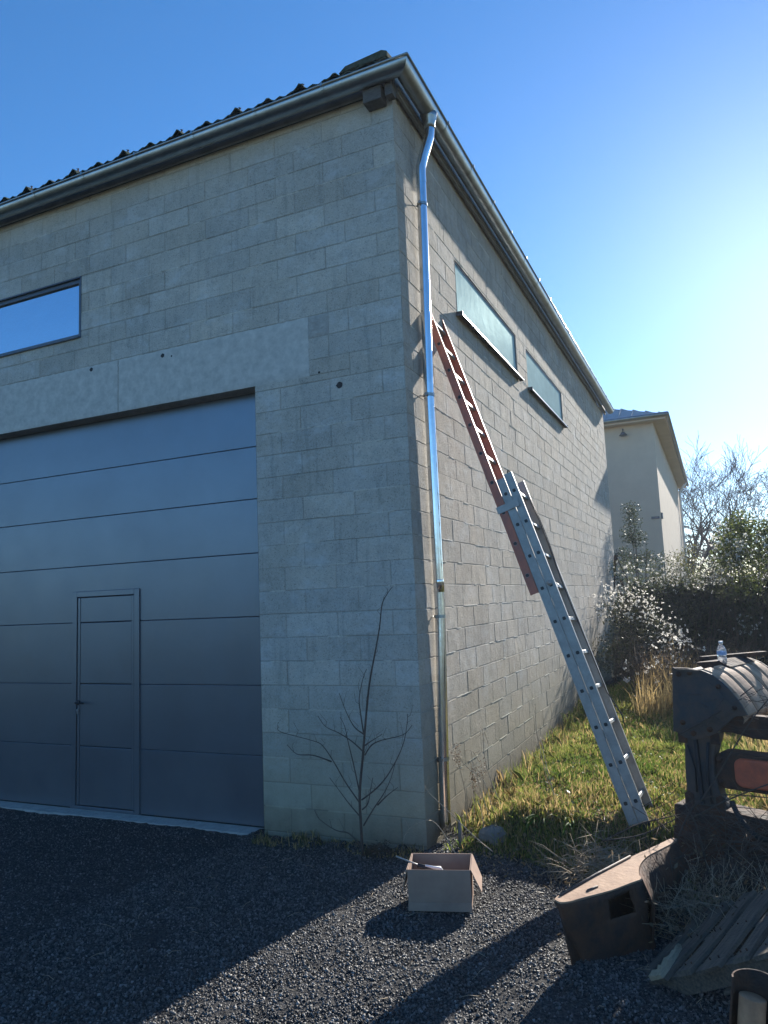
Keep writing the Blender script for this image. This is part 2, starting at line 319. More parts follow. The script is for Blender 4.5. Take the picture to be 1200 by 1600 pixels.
def wall(P, Nn, length, ev_first, holes, skip, seed, tmat):
    """P(t,z,d) -> point; t along wall, d outwards"""
    r_ = random.Random(seed); mb = MB()
    for (a0, a1, b0, b1) in sub([(0, length, -.4, H)], holes):
        mb.add([P(a0, b0, 0), P(a1, b0, 0), P(a1, b1, 0), P(a0, b1, 0)], [(0, 1, 2, 3)], (.80, .80, .80))
        mb.add([P(a0, b0, -.2), P(a1, b0, -.2), P(a1, b1, -.2), P(a0, b1, -.2)], [(3, 2, 1, 0)], (.8, .8, .8))
    for (a0, a1, b0, b1) in holes:
        c = [(a0, b0), (a1, b0), (a1, b1), (a0, b1)]
        for i in range(4):
            p0, p1 = c[i], c[(i+1) % 4]; mb.add([P(*p0, .004), P(*p1, .004), P(*p1, -.2), P(*p0, -.2)], [(3, 2, 1, 0)], (.85, .85, .85))
    k = -3
    while .27+.2*k < H:
        z0 = .27+.2*k; z1 = min(z0+.2, H); k += 1
        zl = z0+r_.uniform(-.003, .003)
        t = 0.; first = ev_first[(k+1) % 2]; e = [0, first]
        while e[-1] < length: e.append(e[-1]+.5)
        rowtone = r_.uniform(.94, 1.04)
        for a, bb in zip(e[:-1], e[1:]):
            jit = r_.uniform(-.008, .008) if bb > .6 else 0
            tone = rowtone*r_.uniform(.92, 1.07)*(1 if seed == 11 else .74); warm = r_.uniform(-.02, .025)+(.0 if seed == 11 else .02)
            col = (tone*(1+warm), tone, tone*(1-warm*1.2))
            x0 = a+(.0035 if a > 0 else -.004); x1 = min(bb-.0035, length)
            for (p0, p1, q0, q1) in sub([(x0, x1, zl+.003, z1-.003+r_.uniform(-.002, .002))], holes+skip):
                if p1-p0 < .01 or q1-q0 < .01: continue
                d = (.0045 if seed == 11 else .0030)+r_.uniform(-.0016, .0016)
                if a == 0: d = .004
                bv = .0035; tl = r_.uniform(-.001, .001)
                bl = 0 if p0 < 0 else bv
                o_ = [P(p0, q0, 0), P(p1, q0, 0), P(p1, q1, 0), P(p0, q1, 0)]
                i_ = [P(p0+bl, q0+bv, d), P(p1-bv, q0+bv, d+tl), P(p1-bv, q1-bv, d+tl), P(p0+bl, q1-bv, d)]
                mb.add(o_+i_, [(4, 5, 6, 7), (0, 1, 5, 4), (1, 2, 6, 5), (2, 3, 7, 6), (3, 0, 4, 7)], col)
        # squeezed mortar along some joints
        if z0 > 0:
            t = r_.uniform(0, .6)
            while t < length:
                ln = r_.uniform(.05, .5)
                if r_.random() < (.55 if z0 < 3.3 else .38):
                    for (p0, p1, q0, q1) in sub([(t, min(t+ln, length), z0-.006, z0+.007)], holes+skip):
                        if p1-p0 > .03 and q1-q0 > .008:
                            m_ = max(2, int((p1-p0)/.02)); up = []; dn = []; md = []
                            for i in range(m_+1):
                                tt = p0+(p1-p0)*i/m_; e_ = 1 if 0 < i < m_ else .2
                                up.append(P(tt, z0+.005*e_+r_.uniform(0, .006)*e_, .001)); md.append(P(tt, z0+r_.uniform(-.002, .002), .0055+r_.uniform(0, .004)*e_)); dn.append(P(tt, z0-.005*e_-r_.uniform(0, .005)*e_, .001))
                            mb.loft([dn, md, up], close=False, col=(1.18, 1.18, 1.16), smooth=True)
                t += ln+r_.uniform(.02, .5)
    # reorient for outward normals handled by double sided shading
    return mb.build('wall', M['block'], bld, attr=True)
LZ0, LZ1, LXR = 3.93, 4.47, .9
Pf = lambda t, z, d: Vector((-t, -d, z))
Ps = lambda t, z, d: Vector((d, t, z))
WZ0, WZ1 = 4.86, 5.46
fholes = [(1.47, -GO, -.4+.001, 3.93), (3.62, 6.12, WZ0-.05, WZ1)]
sholes = [(1.52, 4.05, WZ0-.02, WZ1-.02), (4.64, 7.25, WZ0-.02, WZ1-.02)]
wall(Pf, None, L, (.5, .2), fholes, [(LXR, 6.2, LZ0, LZ1), (.69, LXR, 4.27, LZ1)], 11, None)
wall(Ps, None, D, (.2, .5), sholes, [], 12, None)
mb = MB(); mb.box(-L, -L+.2, .2, D, -.4, H); mb.box(-L+.2, -.2, D-.2, D, -.4, H, (.8, .8, .8)); mb.build('wall', M['block'], bld, attr=True)
# lintel, two casts with a joint, plus smeared mortar at its end
def rough_slab(x0, x1, z0, z1, y, nx_, nz_, amp, seed):
    r_ = random.Random(seed); g = []
    for j in range(nz_+1):
        row = []
        for i in range(nx_+1):
            e = (i in (0, nx_)) or (j in (0, nz_))
            row.append(Vector((x0+(x1-x0)*i/nx_+(r_.uniform(-.004, .004) if i in (0, nx_) else 0), (-.001 if e else y+r_.uniform(-amp, amp)), z0+(z1-z0)*j/nz_+(r_.uniform(-.006, .006) if e and j == nz_ else 0))))
        g.append(row)
    return g
mb = MB()
mb.loft(rough_slab(-3.095, -LXR, LZ0, LZ1, -.0065, 70, 18, .0006, 1), close=False, smooth=True)
mb.loft(rough_slab(-6.2, -3.11, LZ0, LZ1, -.0065, 90, 18, .0006, 2), close=False, smooth=True)
mb.build('lintel', M['lintel'], bld)
mb = MB(); mb.loft(rough_slab(-LXR, -.69, 4.27, LZ1, -.007, 14, 12, .003, 3), close=False, smooth=True)
mb.build('mortar_patch', M['patch'], bld)
mb = MB()
for x, z, r_ in [(-2.53, 4.41, .022), (-3.46, 4.43, .022), (-2.42, 4.385, .010), (-.80, 3.945, .011), (-.605, 3.80, .03)]:
    yy = -.0075
    ring = [Vector((x+r_*math.cos(k*math.pi/6)*(1+.2*math.sin(k*2.3)), yy, z+r_*math.sin(k*math.pi/6))) for k in range(12)]
    mb.add(ring, [tuple(range(12))])
mb.split('tie_hole_shade', M['rubber'], bld)  # flat dark discs, the shade in each hole is put into the colour

# ---- garage door
gd = tag(bpy.data.objects.new('garage_door', None)); gd.location = (0, 0, 0); link(gd, bld)
DY = .17; zs = [.035, .635, 1.245, 1.855, 2.43, 2.93, 3.42, 4.0]
wx0, wx1, wz1 = -3.86, -2.99, 2.17
for a, b_ in zip(zs[:-1], zs[1:]):
    mb = MB(); g0, g1 = a+.0025, b_-.0025
    if g1 < wz1: mb.box(-5.6, wx0, DY, DY+.04, g0, g1); mb.box(wx1, -1.4, DY, DY+.04, g0, g1)
    elif g0 > wz1: mb.box(-5.6, -1.4, DY, DY+.04, g0, g1)
    else: mb.prism([(-5.6, DY, g0), (wx0, DY, g0), (wx0, DY, wz1), (wx1, DY, wz1), (wx1, DY, g0), (-1.4, DY, g0), (-1.4, DY, g1), (-5.6, DY, g1)], (0, .04, 0))
    mb.split('door_section', M['door'], gd, bevel=.003)
mb = MB(); mb.box(-5.6, -1.3, DY+.03, DY+.06, -.1, 4.05); mb.build('backing', M['rubber'], gd)
mb = MB(); mb.box(-5.47, wx0-.02, DY-.012, DY+.02, .0, .034); mb.box(wx1+.02, -1.47, DY-.012, DY+.02, .0, .034); mb.split('bottom_seal', M['rubber'], gd)
mb = MB(); fw = .055
mb.box(wx0-.01, wx0+fw, DY-.016, DY+.03, .03, wz1); mb.box(wx1-fw, wx1+.01, DY-.016, DY+.03, .03, wz1); mb.box(wx0+fw, wx1-fw, DY-.016, DY+.03, wz1-fw, wz1); mb.box(wx0+fw, wx1-fw, DY-.02, DY+.03, .03, .06)
mb.build('wicket_frame', M['door'], gd, bevel=.004)
mb = MB(); lx0, lx1 = wx0+fw+.008, wx1-fw-.008
for a, b_ in [(.068, .631), (.639, 1.241), (1.249, 1.851), (1.859, wz1-fw-.008)]: mb.box(lx0+.035, lx1-.035, DY-.004, DY+.03, a, b_)
mb.split('wicket_panel', M['door'], gd, bevel=.004)
mb = MB(); mb.box(lx0, lx0+.032, DY-.008, DY+.03, .066, wz1-fw-.008); mb.box(lx1-.032, lx1, DY-.008, DY+.03, .066, wz1-fw-.008); mb.split('wicket_edge', M['door'], gd, bevel=.004)
mb = MB(); hx = lx0+.016; mb.tube([(hx, DY-.01, 1.06), (hx, DY-.055, 1.06), (hx+.02, DY-.06, 1.06), (hx+.12, DY-.06, 1.06)], .008); mb.tube([(hx, DY-.01, 1.06), (hx, DY-.022, 1.06)], .024, 16)
mb.build('door_handle', M['black'], gd)
mb = MB(); mb.tube([(hx, DY-.01, .985), (hx, DY-.024, .985)], .012, 12); mb.box(hx-.007, hx+.007, DY-.022, DY-.012, .95, .98); mb.build('lock_cylinder', M['alu'], gd)
# threshold slab
mb = MB(); xs = np.linspace(-5.6, -1.43, 80); rr = random.Random(4)
top0 = [Vector((x, .26, .03)) for x in xs]; top1 = [Vector((x, -.015+rr.uniform(-.012, .012), .032)) for x in xs]; bot = [Vector((v.x, v.y-.012, -.1)) for v in top1]
mb.loft([bot, top1, top0], close=False); mb.build('threshold', M['patch'], bld)

# ---- windows
def window(kind, t0, t1, z0, z1, P):
    o = bpy.data.objects.new('window', None); link(o, bld)
    dp = .014 if kind == 'front' else .006
    def B(mb, a0, a1, b0, b1, d0, d1):
        vs = [P(t, z, d) for z in (b0, b1) for d in (d0, d1) for t in (a0, a1)]
        mb.add(vs, [(0, 2, 3, 1), (4, 5, 7, 6), (0, 1, 5, 4), (2, 6, 7, 3), (0, 4, 6, 2), (1, 3, 7, 5)])
    f = MB(); fwid = .045 if kind == 'front' else .022
    B(f, t0+.002, t0+fwid, z0+.004, z1-.002, -dp, -dp-.06); B(f, t1-fwid, t1-.002, z0+.004, z1-.002, -dp, -dp-.06)
    B(f, t0+fwid, t1-fwid, z1-fwid, z1-.002, -dp, -dp-.06); B(f, t0+fwid, t1-fwid, z0+.004, z0+fwid, -dp, -dp-.06)
    f.build('frame', M['frame'], o, bevel=.003)
    g = MB(); B(g, t0+fwid-.005, t1-fwid+.005, z0+fwid-.005, z1-fwid+.005, -dp-(.025 if kind == 'front' else .008), -dp-.04)
    g.build('pane', M['glass_front' if kind == 'front' else 'glass_side'], o)
    s_ = MB()
    if kind == 'front':
        # flush folded metal surround
        B(s_, t0-.012, t0+.002, z0-.012, z1+.012, .012, -.1); B(s_, t0+.002, t1, z1-.002, z1+.012, .012, -.1); B(s_, t0+.002, t1, z0-.012, z0+.003, .03, -.1)
        B(s_, t0+.003, t1-.003, z0+.003, z0+.03, .008, -dp+.001)
        s_.build('surround', M['frame'], o, bevel=.002)
    else:
        e = .05
        vs = [P(t, z, d) for t in (t0-e, t1+e) for (z, d) in [(z0+.012, -dp), (z0-.012, .075), (z0-.030, .075), (z0-.030, .070), (z0-.017, .070), (z0+.006, -dp)]]
        s_.add(vs, [(i, (i+1) % 6, 6+(i+1) % 6, 6+i) for i in range(6)]+[(5, 4, 3, 2, 1, 0), (6, 7, 8, 9, 10, 11)])
        for t in (t0-e, t1+e-.004):
            B(s_, t, t+.004, z0-.030, z0+.015, .075, .004)
        s_.build('sill', M['frame'], o)
    return o
window('front', 3.62, 6.12, WZ0-.05, WZ1, Pf)
window('side', 1.52, 4.05, WZ0-.02, WZ1-.02, Ps)
window('side', 4.64, 7.25, WZ0-.02, WZ1-.02, Ps)

# ---- eaves
GR = .085; GZ = 6.405; GC = .165
def gut_ring(outer):
    r_ = GR if outer else GR-.004
    return [(GC+r_*math.cos(math.pi+math.pi*k/14)*-1, GZ+r_*math.sin(math.pi+math.pi*k/14)) for k in range(15)]   # (offset from wall, z)
sect = [(GC-GR*math.cos(math.pi*k/14), GZ-GR*math.sin(math.pi*k/14)) for k in range(15)]
sin_ = [(GC-(GR-.004)*math.cos(math.pi*k/14), GZ-(GR-.004)*math.sin(math.pi*k/14)) for k in range(14, -1, -1)]
full = sect+sin_
mb = MB(); mb.loft([[Vector((-L, -o, z)) for o, z in full], [Vector((o, -o, z)) for o, z in full]], smooth=True)
mb.tube([(-L, -GC-GR-.004, GZ+.004), (GC+GR+.004, -GC-GR-.004, GZ+.004)], .010, 10)
gf = mb.build('gutter', M['zinc'], bld)
mb = MB(); YE = D+.2; mb.loft([[Vector((o, -o, z)) for o, z in full], [Vector((o, YE, z)) for o, z in full]], smooth=True)
mb.tube([(GC+GR+.004, -GC-GR-.004, GZ+.004), (GC+GR+.004, YE, GZ+.004)], .010, 10)
mb.add([Vector((o, YE, z)) for o, z in sect], [tuple(range(15))])
gs = mb.build('gutter', M['zinc'], bld)
def strap(P_, par, seam=False):
    mb = MB(); r_ = GR+(.004 if not seam else .002); wdt = .014 if not seam else .035
    rings = []
    for k in range(15):
        o = GC-r_*math.cos(math.pi*k/14); z = GZ-r_*math.sin(math.pi*k/14); rings.append([P_(-wdt, o, z), P_(wdt, o, z)])
    mb.loft(rings, close=False)
    mb.box(-.01, .01, -.005, .01, -.01, .02, M=Matrix.Translation(P_(0, GC+GR+.012, GZ)))
    return mb.build('gutter_bracket', M['zinc'], par)
x = -.55
while x > -6: strap(lambda a, o, z, x=x: Vector((x+a, -o, z)), gf); x -= .70
y = .75; i = 0
while y < 12.8: strap(lambda a, o, z, y=y: Vector((o, y+a, z)), gs); y += .78
# fascia + eave boards
M['fascia'] = mat('grey_fascia_board', (.26, .26, .25), .85, col2=(.17, .17, .165), scale=6, bump=.002)
mb = MB(); mb.box(-L, -.22, -.050, -.025, 6.33, 6.47); mb.build('fascia', M['fascia'], bld)
mb = MB(); mb.box(.03, .055, .0, D+.1, 6.29, 6.47); mb.box(.055, .066, .0, D+.1, 6.34, 6.365); mb.box(.008, .03, 0, D+.1, 6.33, 6.36); mb.build('fascia', M['fascia'], bld)
mb = MB(); mb.box(-.22, -.05, -.13, .02, 6.20, 6.33); mb.box(-.02, .05, -.11, -.02, 6.22, 6.40); mb.box(-.12, -.03, -.10, .0, 6.331, 6.42); mb.split('rafter_end', M['wood'], bld, bevel=.006)
# corrugated roof, two slopes meeting on a hip
def corr(t, ph=0):
    u = (t+ph) % .346/.346
    return (.052+.014*math.sin((t+ph)*9.1))*math.exp(-((u-.5)/.13)**2)+.011*math.sin(2*math.pi*u*3)
mb = MB(); SL = math.tan(R(11)); EZ = 6.54
def slope(fn, tmax, depth, tr):
    n_ = int(tmax/.0288); cols = []
    rows = 8
    g = []
    for j in range(rows+1):
        row = []
        for i in range(n_+1):
            t = -.05+i*.0288
            dmax = min(depth, max(t, 0.0)+.14); d = dmax*j/rows
            row.append(fn(t, -.14+d, EZ+d*SL+corr(t, tr)+rr.uniform(-.0015, .0015)))
        g.append(row)
    mb.loft(g, close=False, smooth=True)
    lip = [v+Vector((0, 0, -.012)) for v in g[0]]; mb.loft([lip, g[0]], close=False)
slope(lambda t, o, z: Vector((-t, o, z)), 13, 6.5, .02)
mb.build('roof_sheet', M['roof'], bld)
mb = MB(); slope(lambda t, o, z: Vector((-o, t, z)), 12.9, 6.5, .1)
mb.build('roof_sheet', M['roof'], bld)
# hip cap
mb = MB(); rings = []
for k in range(12):
    s_ = .12+k*.3; c = Vector((-s_, s_, EZ+(s_+.14)*SL-.01)); rings.append([c+Vector((.7071, .7071, 0))*(.13*math.cos(a))+Vector((0, 0, .07*math.sin(a))) for a in np.linspace(0, math.pi, 9)])
mb.loft(rings, close=False, smooth=True); mb.add(rings[0], [tuple(range(9))]); mb.build('hip_cap', M['roof'], bld)
mb = MB(); mb.prism([(-.44, -.145, EZ+.01), (-.37, -.145, EZ+.06), (-.02, -.145, EZ+.085), (.03, -.145, EZ+.06), (.03, -.145, EZ+.01)], (0, .25, .05)); mb.build('roof_end_tile', M['roof'], bld, bevel=.008)
# hook bolts on every other ridge
k = 0
for i in range(40):
    t = (.5-.02/.346+i)*.346
    if i % 2 == 0 and t < 13 and i > 0:
        mb = MB(); z = EZ+.06; mb.tube([(-t, -.06, z), (-t, -.06, z+.055)], .006, 6); mb.tube([(-t, -.06, z+.008), (-t, -.06, z+.016)], .020, 8); mb.tube([(-t-.022, -.055, z+.03), (-t+.02, -.065, z+.042)], .004, 5); mb.tube([(-t, -.08, z+.045), (-t, -.045, z+.035)], .003, 5)
        mb.build('hook_bolt', M['rust'], bld)

# ---- downpipe
dpz = [(.047, .30, .10), (.050, .325, .7), (.066, .375, 1.85), (.074, .35, 3.7), (.080, .405, 5.45), (.082, .41, 5.72)]
mb = MB(); PR = .044
pts = [Vector(p_) for p_ in dpz]; dense = []
for a, b_ in zip(pts[:-1], pts[1:]):
    for k in range(6): dense.append(a.lerp(b_, k/6))
dense.append(pts[-1]); mb.tube(dense, PR, 24)
pipe = mb.build('downpipe', M['newzinc'], bld)
mb = MB()
sw = [(.082, .41, 5.67), (.082, .41, 5.76), (.085, .412, 5.83), (.105, .43, 5.93), (.135, .45, 6.04), (.158, .468, 6.13), (.165, .475, 6.20), (.165, .475, 6.30)]
mb.tube(sw, [.0460]*8, 24, caps=False); mb.build('swan_neck', M['newzinc'], pipe)
mb = MB(); mb.tube([(.165, .475, 6.21), (.165, .475, 6.25), (.165, .475, 6.31), (.165, .475, 6.35)], [.051, .052, .068, .082], 24); mb.build('gutter_outlet', M['zinc'], pipe)
for z in (5.46, 3.69, 2.05, 1.80, .66):
    for a, b_ in zip(pts[:-1], pts[1:]):
        if a.z <= z <= b_.z: c = a.lerp(b_, (z-a.z)/(b_.z-a.z))
    mb = MB()
    if z in (2.05,): mb.tube([c-Vector((0, 0, .05)), c-Vector((0, 0, .05)), c+Vector((0, 0, .05)), c+Vector((0, 0, .055))], [.0445, .0455, .0455, .0445], 24); mb.build('sleeve', M['newzinc'], pipe)
    else:
        mb.tube([c-Vector((0, 0, .013)), c+Vector((0, 0, .013))], .049, 24, caps=False); mb.tube([c-Vector((0, 0, .013)), c+Vector((0, 0, .013))], .0455, 24, caps=False)
        mb.tube([(c.x-.045, c.y, z), (-.02, c.y-.06, z)], .005, 6); mb.box(-.012, .012, -.07, -.045, -.012, .012, M=Matrix.Translation(c)); mb.build('pipe_clip', M['zinc'], pipe)

# ------------------------------------------------------------------ ladder
A0 = Vector((1.542, .335, .225)); B0 = Vector((.06, .64, 4.714)); Ld = (B0-A0).length; T = (B0-A0).normalized()
Wd = Vector((0, 1, 0)); Wd = (Wd-T*Wd.dot(T)).normalized(); Nd = Wd.cross(T).normalized()
if Nd.x < 0: Nd = -Nd     # outwards, away from the wall
WL = .40
lad = empty('extension_ladder', A0, label='long aluminium extension ladder with red-brown top section leaning on the side wall', cat='ladder')
def LP(s_, w_, n_): return (T*s_+Wd*w_+Nd*n_)
def lbar(mb, s0, s1, w_, n0, n1, th):
    mb.bar(LP(s0, w_, (n0+n1)/2), LP(s1, w_, (n0+n1)/2), abs(n1-n0), th, up=Wd, bev=.004)
def section(s0, s1, n0, n1, m, inset, rungm, s_off, name):
    for w_ in (inset, WL-inset):
        mb = MB(); sgn = -1 if w_ < WL/2 else 1
        # channel: web + two flanges
        mb.bar(LP(s0, w_, (n0+n1)/2), LP(s1, w_, (n0+n1)/2), n1-n0, .003, up=Wd)
        for nn in (n0+.003, n1-.003): mb.bar(LP(s0, w_-sgn*.011, nn), LP(s1, w_-sgn*.011, nn), .006, .022, up=Wd)
        mb.bar(LP(s0, w_+sgn*.0035, n0+.006), LP(s1, w_+sgn*.0035, n0+.006), .010, .005, up=Wd); mb.bar(LP(s0, w_+sgn*.0035, n1-.006), LP(s1, w_+sgn*.0035, n1-.006), .010, .005, up=Wd)
        mb.build(name, m, lad)
    s_ = s_off; nm = (n0+n1)/2
    while s_ < s1-.05:
        if s_ > s0+.03:
            mb = MB(); mb.bar(LP(s_, inset-.002, nm), LP(s_, WL-inset+.002, nm), .030, .028, up=Nd, bev=.004); rg = mb.build('rung', rungm, lad)
            mb = MB()
            for w_, sg in ((inset, -1), (WL-inset, 1)): mb.bar(LP(s_, w_+sg*.001, nm), LP(s_, w_+sg*.006, nm), .026, .026, up=Nd, bev=.005)
            mb.split('rung_plug', M['black'], rg)
        s_ += .28
AL = 2.88
section(0, AL, .0, .072, M['alu'], 0, M['alu'], .20, 'stile')
section(.03, AL-.02, -.076, -.004, M['alu'], .0, M['alu'], .20, 'stile')
section(1.86, Ld+.15, -.150, -.080, M['red'], .0, M['alu'], 2.02, 'red_stile')
for w_ in (0, WL):
    mb = MB(); mb.bar(LP(-.03, w_, -.002), LP(.05, w_, -.002), .155, .03, up=Wd, bev=.006); mb.build('rubber_foot', M['black'], lad)
mb = MB()
for w_ in (-.012, WL+.012): mb.bar(LP(AL-.30, w_, -.06), LP(AL-.24, w_, -.06), .20, .008, up=Wd, bev=.003)
mb.split('guide_hook', M['alu'], lad)
mb = MB(); mb.tube([LP(AL-.01, .005, .03), LP(AL+.03, .02, .045), LP(AL+.02, .08, .05), LP(AL-.02, .14, .05)], .006, 6); mb.build('top_hook', M['black'], lad)
mb = MB(); mb.tube([LP(1.9, -.004, .03), LP(1.9, WL+.004, .03)], .016, 10); mb.tube([LP(1.9, -.008, .03), LP(1.9, -.002, .03)], .022, 12); mb.build('pulley_bar', M['alu'], lad)
rp_ = [LP(AL-.2-.19*k, .30+.012*math.sin(k*1.3), .078+.006*math.sin(k*.9)) for k in range(10)]+[LP(AL-2.1, .27, .13), LP(AL-2.2, .25, .12)]
mb = MB(); mb.tube(rp_, .0045, 6); mb.tube([v+Wd*.03+Nd*.004*math.sin(i) for i, v in enumerate(rp_[:7])], .004, 6); mb.build('rope', M['black'], lad)

# ------------------------------------------------------------------ cardboard box with tools
bx = empty('cardboard_box', (.306, -1.10, float(hgt(.4, -1))+.012), label='open brown cardboard box holding tools on the dark gravel', cat='box')
bx.rotation_euler = (0, 0, math.atan2(.105, .37))
BW, BD, BH, th = .385, .29, .235, .005
mb = MB(); mb.box(0, BW, 0, th, 0, BH); mb.box(0, BW, BD-th, BD, 0, BH); mb.box(0, th, th, BD-th, 0, BH); mb.box(BW-th, BW, th, BD-th, 0, BH); mb.box(th, BW-th, th, BD-th, 0, th)
mb.build('carton', M['card'], bx, bevel=.0015)
def flap(poly, vec): mb = MB(); mb.prism(poly, vec); return mb.build('flap', M['card'], bx)
flap([(BW+.001, .0, BH), (BW+.001, BD, BH), (BW+.055, BD-.005, BH-.14), (BW+.06, .01, BH-.13)], (.004, 0, .001))
flap([(-.001, .0, BH), (-.001, BD, BH), (-.03, BD-.02, BH-.13), (-.035, .02, BH-.14)], (-.004, 0, .001))
flap([(.0, -.001, .045), (BW, -.001, .045), (BW+.002, -.008, .0), (-.002, -.008, .0)], (0, -.004, 0))
flap([(0, BD+.001, BH), (BW, BD+.001, BH), (BW-.01, BD+.03, BH-.11), (.01, BD+.035, BH-.11)], (0, .004, 0))
tl = empty('caulking_gun', (.306, -1.10, 0), label='black and white tool with a thin rod sticking out of the carton', cat='tool')
tl.matrix_world = Matrix.Translation(bx.location) @ Matrix.Rotation(bx.rotation_euler.z, 4, 'Z')
mb = MB(); mb.tube([(-.085, .13, BH+.035), (.02, .13, BH-.004), (.10, .135, BH-.035)], .005, 8); mb.build('rod', M['alu'], tl)
mb = MB(); mb.tube([(.05, .13, BH-.02), (.10, .132, BH-.035), (.17, .14, BH-.055)], [.014, .02, .018], 10); mb.tube([(.10, .135, BH-.05), (.115, .15, BH-.13)], .012, 8); mb.build('grip', M['black'], tl)
mb = MB(); mb.tube([(.10, .118, BH-.015), (.15, .125, BH-.03), (.19, .13, BH-.035), (.205, .14, BH-.055)], [.006, .010, .012, .008], 8); mb.build('trigger', M['white'], tl)
bg_ = empty('plastic_bag', bx.location, label='crumpled blue-grey plastic sheet inside the carton', cat='bag')
mb = MB(); g = []
for j in range(14):
    g.append([Matrix.Rotation(bx.rotation_euler.z, 3, 'Z') @ Vector((.04+.3*i/18, .03+.23*j/13, .07+.05*math.sin(i*.9+j*1.7)*math.sin(j*.8)+.03*rr.random())) for i in range(19)])
mb.loft(g, close=False); mb.build('sheet', mat('blue_grey_plastic', (.12, .17, .21), .35, var=.2), bg_)

# ------------------------------------------------------------------ rusty scrap casing in the foreground
def arc(pts, n_=5):
    P_ = [Vector(p_) for p_ in pts]; out = []
    for i in range(len(P_)-1):
        a = P_[max(i-1, 0)]; b_ = P_[i]; c = P_[i+1]; d_ = P_[min(i+2, len(P_)-1)]
        for k in range(n_):
            t = k/n_; out.append(.5*((2*b_)+(c-a)*t+(2*a-5*b_+4*c-d_)*t*t+(3*b_-a-3*c+d_)*t**3))
    out.append(P_[-1]); return out
sh = empty('rusty_casing', (1.45, -1.3, .08), label='rusty sheet metal casing with a tan top plate lying beside the gravel', cat='scrap metal')
off = -Vector((1.45, -1.3, .08))
front = [(1.31, -1.575, .42), (1.345, -1.60, .42), (1.39, -1.575, .42), (1.438, -1.521, .42), (1.561, -1.388, .425), (1.640, -1.28, .43), (1.693, -1.203, .43)]
back = [(1.667, -1.088, .425), (1.664, -.948, .42), (1.69, -.812, .42), (1.744, -.684, .42), (1.826, -.492, .42), (1.805, -.44, .42), (1.721, -.61, .42), (1.653, -.746, .42), (1.6, -.862, .42), (1.455, -1.213, .42), (1.347, -1.457, .42), (1.315, -1.54, .42)]
poly = [p_+off for p_ in arc(front, 3)[:-1]]+[p_+off for p_ in arc([front[-1]]+back, 3)]
mb = MB(); mb.prism(poly, (0, 0, .008)); mb.build('top_plate', M['rust_sunlit'], sh)
bots = [(1.395, -1.425, .06), (1.42, -1.43, .06), (1.455, -1.41, .06), (1.50, -1.37, .06), (1.60, -1.27, .06), (1.66, -1.20, .06), (1.72, -1.12, .06)]
fr_ = arc([(p_[0], p_[1], p_[2]-.001) for p_ in front], 4); bt_ = arc(bots, 4)
mb = MB(); rings = []
for t in np.linspace(0, 1, 14):
    rings.append([a.lerp(b_, t)+off+Vector((.008*math.sin(t*9+i*.5), 0, .0)) for i, (a, b_) in enumerate(zip(fr_, bt_))])
# leave a square notch below the top edge
nn = len(fr_); vs = [v for r_ in rings for v in r_]; fs = []
for i in range(13):
    for k in range(nn-1):
        if 1 <= i <= 4 and 15 <= k <= 19: continue
        fs.append((i*nn+k, i*nn+k+1, (i+1)*nn+k+1, (i+1)*nn+k))
mb.add(vs, fs, None, True)
o_ = mb.build('front_sheet', M['rust'], sh); sm = o_.modifiers.new('solid', 'SOLIDIFY'); sm.thickness = .006
bk = arc([(p_[0], p_[1], p_[2]-.001) for p_ in back[5:]], 4); mb = MB()
mb.loft([[v+off for v in bk], [v+off+Vector((.06, .02, -.36)) for v in bk]], close=False, smooth=True); o_ = mb.build('back_sheet', M['rust'], sh); o_.modifiers.new('solid', 'SOLIDIFY').thickness = .006
ins = arc([front[-1]]+back[:5], 4); mb = MB(); mb.loft([[v+off-Vector((0, 0, .001)) for v in ins], [v+off+Vector((.05, .0, -.13)) for v in ins], [v+off+Vector((.02, .03, -.36)) for v in ins]], close=False, smooth=True); o_ = mb.build('curved_end', M['rust'], sh); o_.modifiers.new('solid', 'SOLIDIFY').thickness = .008
mb = MB(); mb.tube([Vector((1.33, -1.53, .432))+off, Vector((1.455, -1.205, .434))+off, Vector((1.60, -.86, .434))+off], .007, 8); mb.build('edge_rod', M['darksteel'], sh)
mb = MB(); mb.tube([Vector((1.45, -1.43, .434))+off, Vector((1.49, -1.36, .434))+off], .006, 6); mb.tube([Vector((1.45, -1.43, .434))+off, Vector((1.452, -1.43, .425))+off], .009, 6); mb.build('weld_peg', M['darksteel'], sh)
mb = MB(); mb.tube([Vector((1.70, -1.16, .36))+off, Vector((1.705, -1.19, .325))+off], .003, 6); mb.tube([Vector((1.705, -1.19, .322))+off, Vector((1.705, -1.19, .328))+off], .014, 10); mb.build('dangling_washer', M['rust_sunlit'], sh)

# ------------------------------------------------------------------ old machine with upturned bucket
OB = Vector((1.86, .02, 0)); Pd = Vector((.936, -.352, 0)); Ad = Vector((.352, .936, 0))
mc = empty('scrap_machine', OB, label='dark rusted digger machine with an upturned ribbed bucket, right edge of the yard', cat='machine')
def BPt(p_, z, a=0): return Pd*p_+Ad*a+Vector((0, 0, z))
prof = [(0, 1.412), (.102, 1.411), (.195, 1.401), (.263, 1.375), (.313, 1.34), (.368, 1.281), (.404, 1.235), (.438, 1.181), (.464, 1.127), (.384, 1.113), (.261, 1.001), (.187, .961), (.11, .946), (.046, .948), (-.029, .995)]
mb = MB(); mb.prism([BPt(a, b_) for a, b_ in prof], Ad*.018); mb.build('side_plate', M['darksteel'], mc, bevel=.003)
inner = [(.05, 1.36), (.14, 1.36), (.22, 1.34), (.29, 1.29), (.36, 1.20), (.40, 1.15), (.25, 1.06), (.08, 1.0), (.03, 1.02), (.02, 1.2)]
